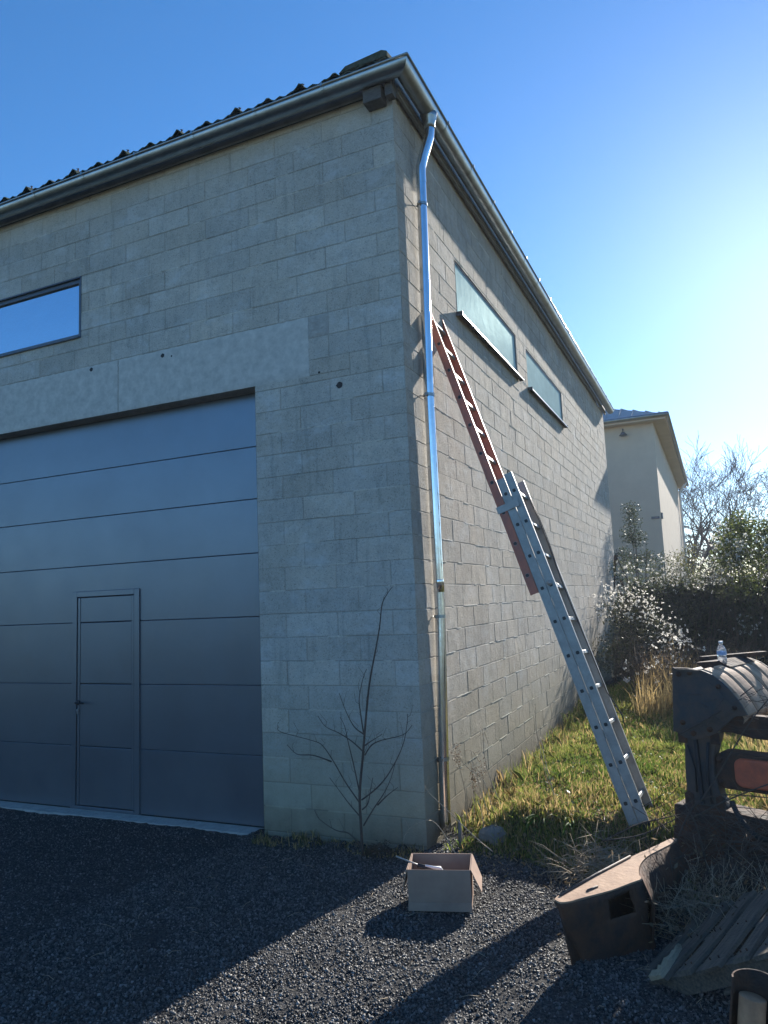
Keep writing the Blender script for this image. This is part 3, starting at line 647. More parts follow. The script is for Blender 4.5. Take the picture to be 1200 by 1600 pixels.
mb = MB(); mb.prism([BPt(a, b_, -.006) for a, b_ in inner], Ad*.008); mb.build('wear_plate', M['darksteel'], mc, bevel=.004)
mb = MB(); mb.prism([BPt(a*1.0, b_*1.0, .93) for a, b_ in prof], Ad*.02); mb.build('side_plate', M['darksteel'], mc, bevel=.003)
sc_ = arc([(a, b_, 0) for a, b_ in prof[2:9]], 4)
edge = [(v.x, v.y) for v in sc_]+[(.455, 1.10)]
k = 0
for a0 in np.arange(.022, .90, .182):
    mb = MB(); a1 = a0+.158
    rings = []
    for (p_, z) in edge:
        rings.append([BPt(p_-.002, z-.004, a0), BPt(p_+.003, z+.004, a0+.02), BPt(p_+.004, z+.005, (a0+a1)/2), BPt(p_+.003, z+.004, a1-.02), BPt(p_, z, a1), BPt(p_-.03, z-.03, a1), BPt(p_-.03, z-.03, a0)])
    mb.loft(rings, True, smooth=False); mb.build('curved_rib', M['rust_sunlit'], mc)
mb = MB(); mb.loft([[BPt(p_-.035, z-.035, .03), BPt(p_-.035, z-.035, .92)] for p_, z in [(.0, 1.40)]+[(a, b_) for a, b_ in edge]], close=False, smooth=True); mb.build('inner_shell', M['darksteel'], mc)
mb = MB(); mb.prism([BPt(.02, 1.415, .35), BPt(.18, 1.43, .35), BPt(.26, 1.39, .35), BPt(.1, 1.35, .35)], Ad*.5); mb.bar(BPt(.0, 1.43, .5), BPt(.30, 1.44, .95), .05, .03); mb.build('cutting_edge', M['rust'], mc, bevel=.004)
col = [(.034, .955), (.262, .99), (.212, .834), (.207, .732), (.241, .576), (.275, .53), (.27, .50), (.03, .50), (.014, .603), (.014, .748)]
mb = MB(); mb.prism([BPt(a, b_, .03) for a, b_ in col], Ad*.10); mb.build('column', M['darksteel'], mc, bevel=.008)
mb = MB(); mb.bar(BPt(.11, .94, .02), BPt(.12, .53, .02), .02, .03, up=Ad); mb.tube([BPt(.19, .93, .02), BPt(.165, .72, .015), BPt(.18, .54, .02)], .010, 8); mb.tube([BPt(.05, .90, .02), BPt(.09, .75, .015), BPt(.085, .60, .02)], .006, 6); mb.split('hose', M['rubber'], mc)
arm = [(.22, 1.0), (.393, 1.121), (.6, 1.115), (.95, 1.10), (.95, .96), (.57, .972), (.465, .975), (.34, 1.0)]
mb = MB(); mb.prism([BPt(a, b_, .05) for a, b_ in arm], Ad*.08); mb.build('arm', M['rust'], mc, bevel=.008)
def rrect(x0, x1, z0, z1, r_, a, n_=5):
    out = []
    for cx, cz, s0 in ((x1-r_, z0+r_, -90), (x1-r_, z1-r_, 0), (x0+r_, z1-r_, 90), (x0+r_, z0+r_, 180)):
        for k in range(n_+1): an = R(s0+90*k/n_); out.append(BPt(cx+r_*math.cos(an), cz+r_*math.sin(an), a))
    return out
mb = MB(); mb.prism(rrect(.205, .95, .635, .868, .06, .06), Ad*.16); mb.build('crossbeam', M['rust'], mc, bevel=.012)
mb = MB(); mb.prism(rrect(.335, .92, .665, .845, .05, .03), Ad*.04); mb.build('orange_cover', M['orange'], mc, bevel=.012)
mb = MB(); mb.prism([BPt(.55, .50, .07), BPt(.95, .50, .07), BPt(.95, 1.12, .07), BPt(.60, 1.12, .07), BPt(.58, .9, .07)], Ad*.2); mb.build('post', M['rust'], mc, bevel=.01)
blk = [(-.055, .515), (.28, .52), (.62, .50), (.95, .5), (.95, -.1), (-.09, -.1), (-.07, .2)]
mb = MB(); mb.prism([BPt(a, b_, -.04) for a, b_ in blk], Ad*.22); mb.build('base_block', M['rust'], mc, bevel=.015)
mb = MB(); c = BPt(.11, .32, -.05); mb.tube([c+Ad*.02, c-Ad*.03], .165, 32); mb.tube([c-Ad*.025, c-Ad*.05], .06, 20)
for k in range(6): q_ = c+Pd*.115*math.cos(k*1.047)+Vector((0, 0, .115*math.sin(k*1.047))); mb.tube([q_, q_-Ad*.042], .012, 6)
mb.build('wheel_disc', M['rust'], mc, bevel=.004)
mb = MB(); mb.tube([BPt(.34, .05, -.05)+Ad*.02, BPt(.34, .05, -.05)-Ad*.16], .2, 32); mb.tube([BPt(.34, .05, -.05)-Ad*.15, BPt(.34, .05, -.05)-Ad*.2], .09, 20); mb.build('roller', M['darksteel'], mc, bevel=.01)

for (p_, z, rd) in [(.045, 1.37, .012), (.045, 1.05, .012), (.11, .985, .012), (.22, 1.02, .012), (.30, 1.30, .010), (.39, 1.17, .010), (.12, 1.38, .010)]:
    mb = MB(); b_ = BPt(p_, z, -.001); mb.tube([b_, b_-Ad*.012], rd*1.5, 12); mb.tube([b_-Ad*.01, b_-Ad*.022], rd, 6); mb.build('bolt', M['rust'], mc)
for (p_, z) in [(.24, .82), (.24, .68), (.60, .95), (.60, .62), (.72, .80)]:
    mb = MB(); b_ = BPt(p_, z, .062 if p_ < .5 else .072); mb.tube([b_, b_-Ad*.014], .020, 14); mb.tube([b_-Ad*.012, b_-Ad*.026], .013, 6); mb.build('bolt', M['rust'], mc)
mb = MB(); mb.bar(BPt(-.02, .995, -.012), BPt(.26, 1.10, -.012), .02, .012, up=Ad); mb.bar(BPt(.02, 1.40, -.010), BPt(.18, 1.395, -.010), .014, .010, up=Ad); mb.split('weld_strip', M['darksteel'], mc)
for k, (p_, z) in enumerate([(.02, .96), (.235, .97), (.03, .56), (.235, .56)]):
    mb = MB(); mb.prism([BPt(p_-.03, z-.05, .022), BPt(p_+.03, z-.05, .022), BPt(p_+.03, z+.02, .022), BPt(p_, z+.04, .022), BPt(p_-.03, z+.02, .022)], Ad*.01); mb.build('gusset', M['rust'], mc, bevel=.003)
mb = MB(); ch = [BPt(.34, .60, -.07), BPt(.40, .50, -.10), BPt(.50, .42, -.11), BPt(.60, .43, -.11), BPt(.72, .52, -.09)]; mb.tube(arc(ch, 6), .016, 8); mb.build('hose', M['rubber'], mc)
mb = MB(); mb.prism([BPt(.30, .30, -.16), BPt(.70, .36, -.18), BPt(.72, .16, -.20), BPt(.33, .10, -.18)], Ad*.012+Vector((0, 0, .004))); mb.build('bent_plate', M['rust'], mc, bevel=.004)

# bottle standing on the bucket
bt = empty('water_bottle', (2.178, .335, 1.352), label='clear plastic water bottle with blue band standing on the rusty bucket', cat='bottle')
pr = [(.0, .0), (.028, .0), (.031, .006), (.031, .03), (.029, .035), (.031, .04), (.031, .062), (.029, .067), (.031, .072), (.031, .10), (.029, .105), (.031, .11), (.032, .145), (.030, .155), (.020, .178), (.012, .188), (.0115, .20)]
mb = MB(); mb.loft([[Vector((r_*math.cos(a), r_*math.sin(a), z)) for a in np.linspace(0, 2*math.pi, 24, endpoint=False)] for r_, z in pr], smooth=True)
gm_ = bpy.data.materials.new('clear_plastic'); gm_.use_nodes = True; pp = gm_.node_tree.nodes['Principled BSDF']; pp.inputs['Transmission Weight'].default_value = .82; pp.inputs['Roughness'].default_value = .18; pp.inputs['IOR'].default_value = 1.25; pp.inputs['Base Color'].default_value = (.92, .96, .98, 1)
mb.build('bottle_body', gm_, bt)
mb = MB(); mb.tube([(0, 0, .117), (0, 0, .142)], .0327, 24, caps=False); mb.build('label_band', mat('blue_label', (.10, .20, .45), .4, col2=(.55, .62, .72), scale=18), bt)
mb = MB(); mb.tube([(0, 0, .196), (0, 0, .212)], .0145, 16); mb.build('cap', M['white'], bt)

# ------------------------------------------------------------------ pallet
p0 = Vector((1.656, -1.547, .052)); ex = Vector((.783, -.399, .477)).normalized(); ey = Vector((.382, .914, .139)); ey = (ey-ex*ey.dot(ex)).normalized(); ez = ex.cross(ey)
pa = empty('wooden_pallet', p0, label='weathered slatted wooden pallet propped in front of the rusty machine', cat='pallet')
pa.matrix_world = Matrix.Translation(p0) @ Matrix((ex, ey, ez)).transposed().to_4x4()
def pbox(name, a0, a1, b0, b1, c0, c1, m=None):
    mb = MB(); cs = rr.uniform(-.02, .02); n_ = 14; rings = []
    if a1-a0 < b1-b0:
        for k in range(n_+1):
            y = b0+cs+(b1-b0)*k/n_; j = [rr.uniform(-.0025, .0025) for _ in range(4)]; e = .012*math.sin(k*.4+a0*9)*.3
            if k in (0, n_): jj = [rr.uniform(-.014, .014) for _ in range(4)]
            else: jj = [0]*4
            rings.append([Vector((a0+j[0], y+jj[0], c0)), Vector((a1+j[1], y+jj[1], c0)), Vector((a1+j[1]-.003, y+jj[2], c1+e)), Vector(((a0+a1)/2, y+(jj[2]+jj[3])/2, c1+e-.001)), Vector((a0+j[0]+.003, y+jj[3], c1+e))])
        mb.loft(rings, True)
    else: mb.box(a0, a1, b0+cs, b1+cs, c0, c1)
    o = mb.build(name, m or M['pallet'], pa, bevel=.002)
    if name == 'deck_board':
        mb = MB()
        for y in (b0+.07, b0+.4, b0+.72):
            for t in (.3, .7): mb.tube([(a0+(a1-a0)*t, y, c1-.004), (a0+(a1-a0)*t, y, c1+.007)], .004, 6)
        for q_ in mb.split('nail', M['rust'], o): pass
    return o
xx = 0
for wd_ in (.075, .10, .085, .12, .08, .11, .09):
    pbox('deck_board', xx, xx+wd_, 0, .80+rr.uniform(-.01, .01), .0, .02); xx += wd_+rr.uniform(.04, .065)
for b0 in (.03, .36, .68): pbox('stringer', .0, 1.0, b0, b0+.075, -.085, -.001)
for a0 in (.0, .45, .9): pbox('bottom_board', a0, a0+.1, 0, .8, -.107, -.087)
mb = MB(); q = random.Random(12); rg = []
for k in range(16):
    y = -.03+.30*k/15; e = .55*(1-(k/15)**1.5); rg.append([Vector((.15+.02*k/15+q.uniform(-.004, .004), y, .024)), Vector((.165+.10*e+q.uniform(-.002, .002), y, .024)), Vector((.165+.09*e+q.uniform(-.002, .002), y, .045+q.uniform(-.006, .006))), Vector((.155+.02*k/15+q.uniform(-.006, .006), y, .05+q.uniform(-.008, .008)))])
mb.loft(rg, True); tag(mb.build('broken_board', mat('sunlit_fresh_split_wood', (.38, .30, .19), .85, col2=(.24, .185, .115), scale=20, stretch=(6, .5, 6), bump=.004), pa), 'pale freshly split board, sunlit look put into its colour')  # freshly broken wood, kept pale to stand in for a sunlit plank
# pipe end
pe = empty('rusty_pipe', (2.083, -2.412, .1), label='upright rusty pipe stub with a split steel ring at the bottom edge', cat='pipe')
d_ = Vector((.06, .05, .4)).normalized()
mb = MB(); c0 = Vector((0.02, -.01, -.1)); mb.tube([c0, c0+d_*.50], .045, 28); mb.build('tube', mat('orange_rust', (.52, .26, .13), .75, col2=(.30, .14, .07), scale=14, bump=.003, bscale=50), pe, bevel=.004)
mb = MB(); ring = []
for an in np.linspace(R(-12), R(190), 26):
    u = Vector((math.cos(an), math.sin(an), 0)); ring.append([c0+u*.066+d_*.15, c0+u*.072+d_*.15, c0+u*.072+d_*.56, c0+u*.066+d_*.56])
mb.loft(ring, True, smooth=False); mb.build('ring', M['rust'], pe)

# ------------------------------------------------------------------ rocks
def rock(loc, s, seed, label):
    r_ = np.random.default_rng(seed); mb = MB(); rings = []
    for i in range(9):
        ph = math.pi*i/8; rings.append([Vector((s[0]*math.sin(ph)*math.cos(a)*(1+.18*math.sin(3*a+seed+i*.4)), s[1]*math.sin(ph)*math.sin(a)*(1+.15*math.cos(2*a+i+seed)), s[2]*math.cos(ph)))+Vector(r_.normal(0, .05, 3)*min(s)) for a in np.linspace(0, 2*math.pi, 14, endpoint=False)])
    mb.loft(rings, True, smooth=False); o = mb.build('rock', M['stone'], None, bevel=.003); o.location = loc; return tag(o, label, 'rock')
rock((.47, .24, .11), (.12, .08, .09), 3, 'mossy rock beside the foot of the downpipe')
rock((.16, -.10, .03), (.05, .04, .035), 5, 'small pale stone between the carton and the wall corner')

# ------------------------------------------------------------------ vegetation helpers
def leaves(P_, size, col, name, m, parent=None, asp=.5, up=0.0, seed=0):
    r_ = np.random.default_rng(seed); n_ = len(P_); size = np.broadcast_to(size, (n_,))
    a = r_.normal(size=(n_, 3)); a[:, 2] += up; a /= np.linalg.norm(a, axis=1)[:, None]
    b_ = r_.normal(size=(n_, 3)); b_ -= a*(a*b_).sum(1)[:, None]; b_ /= np.linalg.norm(b_, axis=1)[:, None]
    s_ = size[:, None]; V = np.stack([P_-a*s_*.5, P_+b_*s_*asp*.5, P_+a*s_*.5, P_-b_*s_*asp*.5], 1)
    return np_mesh(name, V, 4, m, parent, col)
def cols(n_, c1, c2, seed, dark=.35):
    r_ = np.random.default_rng(seed); t = r_.random((n_, 1)); c = np.array(c1)*(1-t)+np.array(c2)*t; return c*(1-dark*r_.random((n_, 1)))
def clumps(centers, rad, n_, seed, flat=1.):
    r_ = np.random.default_rng(seed); c = np.array(centers)[r_.integers(0, len(centers), n_)]; d = r_.normal(size=(n_, 3)); d /= np.linalg.norm(d, axis=1)[:, None]
    return c+d*(r_.random((n_, 1))**.5)*np.array(rad)[None]*np.array([1, 1, flat])
def fluffs(P_, size, name, parent, seed):
    r_ = np.random.default_rng(seed); k = 7; Q = np.repeat(P_, k, 0)+r_.normal(0, size*.28, (len(P_)*k, 3))
    o = leaves(Q, size*(.4+.5*r_.random(len(Q))), None, name, M['fluff'], parent, asp=.8, seed=seed); o['kind'] = 'stuff'; return o
def grow(mb, p_, d, ln, rad, depth, spread, r_, up=.12, n=5, minr=.0015, seg=4):
    path = [p_]; rads = [rad]; v = d.normalized()
    for i in range(seg):
        v = (v+Vector((r_.gauss(0, .10), r_.gauss(0, .10), r_.gauss(0, .05)+up*.3))).normalized(); path.append(path[-1]+v*ln/seg); rads.append(max(minr, rad*(1-.42*(i+1)/seg)))
    mb.tube(path, rads, n if rad > .03 else 3, caps=False)
    if depth <= 0: return
    nb = r_.choice((2, 3, 3))
    for i in range(nb):
        t = r_.uniform(.45, 1) if i else 1; j = min(seg, int(t*seg)); a = Vector((r_.gauss(0, 1), r_.gauss(0, 1), r_.gauss(0, .4)))
        a = (a-v*a.dot(v)).normalized(); nd = (v+a*spread*r_.uniform(.5, 1.2)+Vector((0, 0, up))).normalized()
        grow(mb, path[j], nd, ln*r_.uniform(.62, .85), rads[j]*.68, depth-1, spread, r_, up, n, minr, seg)

# ---- gravel
def stones(name, n_, x0, x1, y0, y1, smin, smax, seed, keep):
    r_ = np.random.default_rng(seed); x = r_.uniform(x0, x1, n_); y = r_.uniform(y0, y1, n_); k = keep(x, y, r_); x, y = x[k], y[k]; n_ = len(x)
    s_ = smin+(smax-smin)*r_.random(n_)**2.2
    base = np.array([[1, 0, 0], [-1, 0, 0], [0, 1, 0], [0, -1, 0], [0, 0, 1], [0, 0, -1]], float)
    V = base[None]*(.35+.45*r_.random((n_, 6, 1)))+r_.normal(0, .12, (n_, 6, 3)); V[:, :, 2] *= .75
    q = r_.normal(size=(n_, 3)); q /= np.linalg.norm(q, axis=1)[:, None]; t = r_.normal(size=(n_, 3)); t -= q*(q*t).sum(1)[:, None]; t /= np.linalg.norm(t, axis=1)[:, None]; u = np.cross(q, t)
    Rm = np.stack([q, t, u], 1); V = np.einsum('nij,njk->nik', V, Rm)*s_[:, None, None]
    z = hgt(x, y)+wob(x, y, 2.2)*.012; V += np.stack([x, y, z+s_*.22], -1)[:, None, :]
    g = np.clip(.085+.055*r_.normal(size=(n_, 1)), .02, .3); g[r_.random((n_, 1)) < .025] = .24
    c = g*np.array([1.0, .97, .93])
    F_ = [[4, 0, 2], [4, 2, 1], [4, 1, 3], [4, 3, 0], [5, 2, 0], [5, 1, 2], [5, 3, 1], [5, 0, 3]]
    return tag(np_mesh(name, V, 6, M['gravel'], None, c, F_), kind='stuff')
stones('gravel', 150000, -1.6, 2.6, -3.7, .35, .005, .018, 1, lambda x, y, r_: ((wob(x, y, 2.7, 6)+.5*wob(x, y, 8, 2)+.35*r_.normal(size=len(x))) > -.75) & (grassmask(x, y) < .5+.3*r_.random(len(x))) & ~((x < 0.02) & (y > -.02)))
stones('gravel', 34000, -5.6, -1.6, -3.6, .0, .006, .017, 2, lambda x, y, r_: (y < -.05) & (r_.random(len(x)) < .9))
# ---- grass
def blades(name, n_, x0, x1, y0, y1, hmin, hmax, seed, keep, c1, c2, wdt=.004, lean=.5, straw=.3):
    r_ = np.random.default_rng(seed); x = r_.uniform(x0, x1, n_); y = r_.uniform(y0, y1, n_); k = keep(x, y, r_); x, y = x[k], y[k]; n_ = len(x)
    h_ = hmin+(hmax-hmin)*r_.random(n_)**1.8; h_ *= .7+.5*wob(x, y, 5, 3); h_ = np.abs(h_)+.01
    an = r_.uniform(0, 2*math.pi, n_); dx, dy = np.cos(an), np.sin(an); l_ = lean*h_*r_.random(n_)*1.6; a2 = r_.uniform(0, 2*math.pi, n_); lx, ly = np.cos(a2)*l_, np.sin(a2)*l_
    z = hgt(x, y)-.005; wv = wdt*(.6+.8*r_.random(n_))
    B1 = np.stack([x-dx*wv, y-dy*wv, z], -1); B2 = np.stack([x+dx*wv, y+dy*wv, z], -1)
    M1 = np.stack([x+dx*wv*.8+lx*.4, y+dy*wv*.8+ly*.4, z+h_*.6], -1); M2 = np.stack([x-dx*wv*.8+lx*.4, y-dy*wv*.8+ly*.4, z+h_*.6], -1); T_ = np.stack([x+lx, y+ly, z+h_*(1-.3*np.clip(l_/h_, 0, 1))], -1)
    V = np.stack([B1, B2, M1, T_, M2], 1)
    t = np.clip(.5+.5*wob(x, y, 1.9, 5)+.25*r_.normal(size=n_), 0, 1)[:, None]; c = np.array(c1)*(1-t)+np.array(c2)*t
    st = (r_.random(n_) < straw*(.5+1.2*np.clip(wob(x, y, 1.3, 8)+.3, 0, 1)))[:, None]; c = np.where(st, np.array([.52, .38, .17]), c*1.35)*(.6+.55*r_.random((n_, 1)))
    return tag(np_mesh(name, V, 5, M['grass'], None, c), kind='stuff')
gk = lambda x, y, r_: (grassmask(x, y) > .35+.4*r_.random(len(x))) & (x > .03)
blades('grass', 70000, 0, 3.2, -.4, 3.2, .03, .13, 11, gk, (.08, .14, .025), (.21, .22, .05), straw=.30)
blades('grass', 52000, 0, 3.6, 3.0, 9.0, .04, .16, 12, gk, (.10, .165, .03), (.23, .24, .06), wdt=.006, straw=.30)
blades('grass', 7000, .02, .75, .5, 7.5, .06, .30, 13, lambda x, y, r_: x < .12+.35*r_.random(len(x)), (.11, .15, .035), (.20, .21, .06), wdt=.005, straw=.35)
blades('grass', 4500, 1.0, 2.6, 5.2, 8.6, .3, .85, 14, lambda x, y, r_: r_.random(len(x)) < .9, (.22, .16, .08), (.30, .22, .11), wdt=.004, lean=.35, straw=.8)
blades('grass', 9000, 2.3, 4.6, .4, 8.5, .1, .5, 15, lambda x, y, r_: r_.random(len(x)) < .9, (.16, .17, .05), (.32, .25, .12), wdt=.005, straw=.6)
r_ = np.random.default_rng(17); n_ = 26000; x = r_.uniform(.1, 3.0, n_); y = r_.uniform(-.1, 6.5, n_); k = (wob(x, y, 3.3, 4)+.25*r_.normal(size=n_) > .25) & (grassmask(x, y) > .5); x, y = x[k], y[k]; n_ = len(x)
tag(leaves(np.stack([x, y, hgt(x, y)+.015+.05*r_.random(n_)**2], -1), .014+.03*r_.random(n_)**2, cols(n_, (.07, .13, .025), (.16, .20, .05), 18), 'ground_weeds', M['leaf'], asp=.8, up=0, seed=19), kind='stuff')
blades('grass', 2600, -1.45, .05, -.22, -.02, .02, .10, 16, lambda x, y, r_: (wob(x, y, 6, 2)+.3*r_.normal(size=len(x))) > .25, (.09, .10, .035), (.22, .19, .08), wdt=.003, straw=.6)
# fallen dry leaves and litter
r_ = np.random.default_rng(21); n_ = 2600; x = r_.uniform(.2, 2.6, n_); y = r_.uniform(-.3, 3.2, n_)
P_ = np.stack([x, y, hgt(x, y)+.012+.02*r_.random(n_)], -1); tag(leaves(P_, .018+.03*r_.random(n_), cols(n_, (.30, .20, .10), (.42, .33, .2), 3), 'leaf_litter', M['leaf'], asp=.6, seed=5), kind='stuff')
# twigs on the gravel
mb = MB(); q = random.Random(8)
for i in range(150):
    x, y = q.uniform(-1.5, 2.3), q.uniform(-3.2, .3)
    if x < 0 and y > -.1: continue
    a = q.uniform(0, 6.3); ln = q.uniform(.03, .13); z = float(hgt(x, y))+.012
    mb.tube([(x, y, z), (x+ln*.5*math.cos(a)+q.uniform(-.01, .01), y+ln*.5*math.sin(a), z+.01), (x+ln*math.cos(a), y+ln*math.sin(a), z+q.uniform(0, .01))], [.0016, .0013, .0007], 3)
tag(mb.build('fallen_twigs', M['bark_pale']), kind='stuff')
# rosette of strap leaves on the bank
def strap_plant(loc, n_, ln, seed, label):
    r_ = random.Random(seed); mb = MB()
    for i in range(n_):
        a = r_.uniform(0, 6.28); l_ = ln*r_.uniform(.6, 1.1); w_ = r_.uniform(.006, .012); el = r_.uniform(.5, 1.3); d = Vector((math.cos(a), math.sin(a), 0)); s_ = Vector((-d.y, d.x, 0)); p_ = Vector((r_.uniform(-.05, .05), r_.uniform(-.04, .04), 0)); g = []; c = (r_.uniform(.07, .13), r_.uniform(.15, .24), .03)
        for k in range(7):
            ww = w_*(1-(k/6)**2)+.0005; g.append([p_-s_*ww, p_+Vector((0, 0, -ww*.4)), p_+s_*ww]); p_ = p_+(d*math.cos(el)+Vector((0, 0, math.sin(el))))*l_/6; el -= r_.uniform(.22, .42)
        mb.loft(g, close=False, col=c, smooth=True)
    o = mb.build('strap_leaf_plant', M['grass'], None, attr=True); o.location = loc; return tag(o, label, 'plant', group='strap-leaved plants on the bank')
strap_plant((.80, .38, .18), 46, .30, 1, 'clump of glossy strap leaves at the middle of the grassy bank edge')
strap_plant((1.02, .36, .20), 34, .26, 2, 'clump of strap leaves nearest the ladder foot')
strap_plant((.60, .42, .15), 26, .24, 3, 'clump of strap leaves beside the mossy rock')

# ---- sapling at the front wall
sap = [[(-.425,.05),(-.43,.262),(-.431,.496),(-.391,.782),(-.359,1.021),(-.314,1.311),(-.254,1.553),(-.207,1.747),(-.178,1.918),(-.13,2.0),(-.085,2.05)],
[(-.439,.434),(-.549,.574),(-.644,.722),(-.736,.839),(-.822,.875),(-1.117,.934),(-1.134,.974)],[(-.666,.721),(-.826,.762),(-.972,.765),(-1.059,.836)],
[(-.438,.331),(-.527,.418),(-.607,.508),(-.688,.599)],[(-.426,.473),(-.471,.706),(-.509,.872),(-.532,.992),(-.568,1.064)],
[(-.385,.806),(-.481,.883),(-.59,.942),(-.702,.987),(-.768,1.069)],[(-.379,.939),(-.459,.994),(-.527,1.113),(-.578,1.245)],[(-.379,.949),(-.399,1.116),(-.401,1.213),(-.361,1.359),(-.325,1.432)],
[(-.416,.45),(-.277,.552),(-.166,.675),(-.052,.867),(-.007,1.031),(.001,1.102)],[(-.375,.782),(-.318,.856),(-.235,.897),(-.048,.946),(.028,1.018)],[(-.372,.854),(-.316,.889),(-.217,.945)],
[(-.441,.122),(-.536,.197),(-.646,.211),(-.785,.28),(-.828,.349)],[(-.408,.264),(-.311,.401),(-.226,.509),(-.157,.629),(-.109,.762)],[(-.283,.422),(-.2,.497),(-.108,.563)],[(-.414,.38),(-.363,.43),(-.331,.549),(-.312,.621)]]
sp_o = empty('sapling', (-.425, -.25, .05), label='thin leafless sapling growing against the front block wall', cat='sapling')
ob = -Vector((-.425, -.25, .05))
for i, br in enumerate(sap):
    mb = MB(); m_ = len(br); r0 = .013 if i == 0 else .0062
    d0 = .0 if i == 0 else (rr.uniform(-.02, .0)); P3 = [Vector((a, -.25+d0*(k/max(1, m_-1)), b_))+ob for k, (a, b_) in enumerate(br)]; P3 = arc(P3, 4); kk = len(P3)
    mb.tube(P3, [max(.0024, r0*(1-k/kk*.86)) for k in range(kk)], 6)
    q = random.Random(i)
    for k in range(3, kk, 3):
        if q.random() < .8 and kk-k > 2: mb.tube([P3[k], P3[k]+Vector((q.uniform(-.03, .03), q.uniform(-.02, .02), q.uniform(.01, .06))), P3[k]+Vector((q.uniform(-.05, .05), q.uniform(-.02, .02), q.uniform(.05, .11)))], [.0019, .0014, .0008], 4)
    mb.build('trunk' if i == 0 else 'branch', M['bark'], sp_o)
# dry weed with dead leaves at the base of the sapling
dw = empty('dry_weed', (-.40, -.27, .06), label='dark withered weed with drooping leaves at the foot of the sapling', cat='weed')
mb = MB(); q = random.Random(31); LPn = []
for i in range(9):
    p_ = Vector((0, 0, 0)); d = Vector((q.uniform(.3, 1), q.uniform(-.4, .2), q.uniform(.2, .9))).normalized(); path = [p_]
    for k in range(6): d = (d+Vector((.1, 0, -.06*k*.5))).normalized(); path.append(path[-1]+d*q.uniform(.03, .055)); LPn += [np.array(path[-1])+np.array([q.gauss(0, .012) for _ in range(3)]) for _ in range(5)]
    mb.tube(path, [.0025]*6+[.001], 4)
mb.build('stem', M['bark'], dw); leaves(np.array(LPn), .028, cols(len(LPn), (.06, .05, .035), (.09, .08, .05), 4), 'leaves', M['leaf'], dw, asp=.35, seed=6)['kind'] = 'stuff'
# brambles by the downpipe foot
bb = empty('bare_bramble', (.35, .1, .05), label='bare bramble stems around the downpipe foot and wall corner', cat='bramble')
mb = MB(); q = random.Random(5)
stems = [[(.55,-.1,.12),(.41,-.1,.22),(.22,-.1,.38),(.09,-.12,.50),(.05,-.12,.56)],[(.12,.62,.05),(.13,.58,.35),(.10,.50,.62),(.09,.40,.68),(.12,.34,.69)],[(.40,.55,.05),(.30,.6,.42),(.20,.5,.55),(.12,.42,.68)],[(.30,.75,.02),(.16,.8,.45),(.12,.85,.62),(.13,1.0,.5)],[(.45,.7,.1),(.28,.75,.5),(.22,.9,.78),(.2,1.1,.62)],[(.14,.75,0),(.10,.9,.3),(.12,.8,.55)],[(.25,-.02,.03),(.1,.02,.22),(.02,-.05,.28),(-.12,-.1,.2),(-.16,-.1,.05)],[(.38,.3,.05),(.33,.35,.3),(.30,.3,.42)],[(.9,.6,.2),(.8,.7,.55),(.72,.9,.75)],[(.7,1.2,.25),(.62,1.2,.7),(.6,1.3,.95)]]
for st in stems:
    P3 = arc([Vector(s_)-Vector((.35, .1, .05)) for s_ in st], 5); mb.tube(P3, [.004-.0025*k/len(P3) for k in range(len(P3))], 5)
    for k in range(2, len(P3)-1, 2):
        d = Vector((q.gauss(0, 1), q.gauss(0, 1), q.gauss(0.3, 1))).normalized()*q.uniform(.03, .12); mb.tube([P3[k], P3[k]+d*.5+Vector((0, 0, .01)), P3[k]+d], [.0018, .0013, .0008], 3)
mb.build('stems', M['bark_pale'], bb)
n_ = 340; P_ = clumps([(.13-.35, .43-.1, .62)]*2+[(.13-.35, .86-.1, .33)]*3+[(.2-.35, .9-.1, .42)], (.05, .05, .11), n_, 9); leaves(P_, .02, cols(n_, (.10, .07, .05), (.20, .15, .10), 6), 'dry_leaves', M['leaf'], bb, asp=.4, seed=8)['kind'] = 'stuff'
tag(rock((.21, .18, .12), (.016, .016, .12), 9, 'x'), 'short rusty stake beside the downpipe foot', 'stake').name = 'stake'

# brushwood in front of and on the machine
bw = empty('brushwood', (1.9, -.4, .2), label='tangle of dry branches heaped over the base of the rusty machine', cat='branches')
mb = MB(); q = random.Random(77)
lines = [[(1.75,-.45,.20),(1.86,-.30,.46),(1.98,-.20,.60),(2.2,-.25,.66),(2.7,-.45,.68)],[(1.98,-.2,.60),(2.1,-.2,.78),(2.3,-.25,1.1),(2.5,-.3,1.35)],[(1.9,-.3,.5),(2.15,-.35,.66),(2.6,-.5,.9)],[(1.35,-.2,.30),(1.6,-.28,.38),(1.86,-.28,.52)],[(1.3,.1,.2),(1.55,.0,.36),(1.75,-.1,.45),(1.9,-.2,.52)],[(1.88,-.15,1.0),(2.1,-.1,1.12),(2.35,-.05,1.3)],[(2.0,-.5,.2),(1.95,-.45,.5),(1.88,-.35,.62)]]
for ln_ in lines:
    P3 = arc([Vector(s_)-Vector((1.9, -.4, .2)) for s_ in ln_], 6); mb.tube(P3, [.0065-.004*k/len(P3) for k in range(len(P3))], 5)
for i in range(420):
    c = Vector((q.gauss(.34, .30), q.gauss(0, .18), q.uniform(-.12, .38))); d = Vector((q.gauss(0, 1), q.gauss(0, .6), q.gauss(.1, .6))).normalized(); ln = q.uniform(.08, .4)
    if c.x+d.x*ln < -.3: continue
    mb.tube([c, c+d*ln*.5+Vector((q.gauss(0, .02), q.gauss(0, .02), q.gauss(0, .02))), c+d*ln], [.0028, .002, .001], 3)
mb.build('branches', M['bark'], bw); mb = MB()
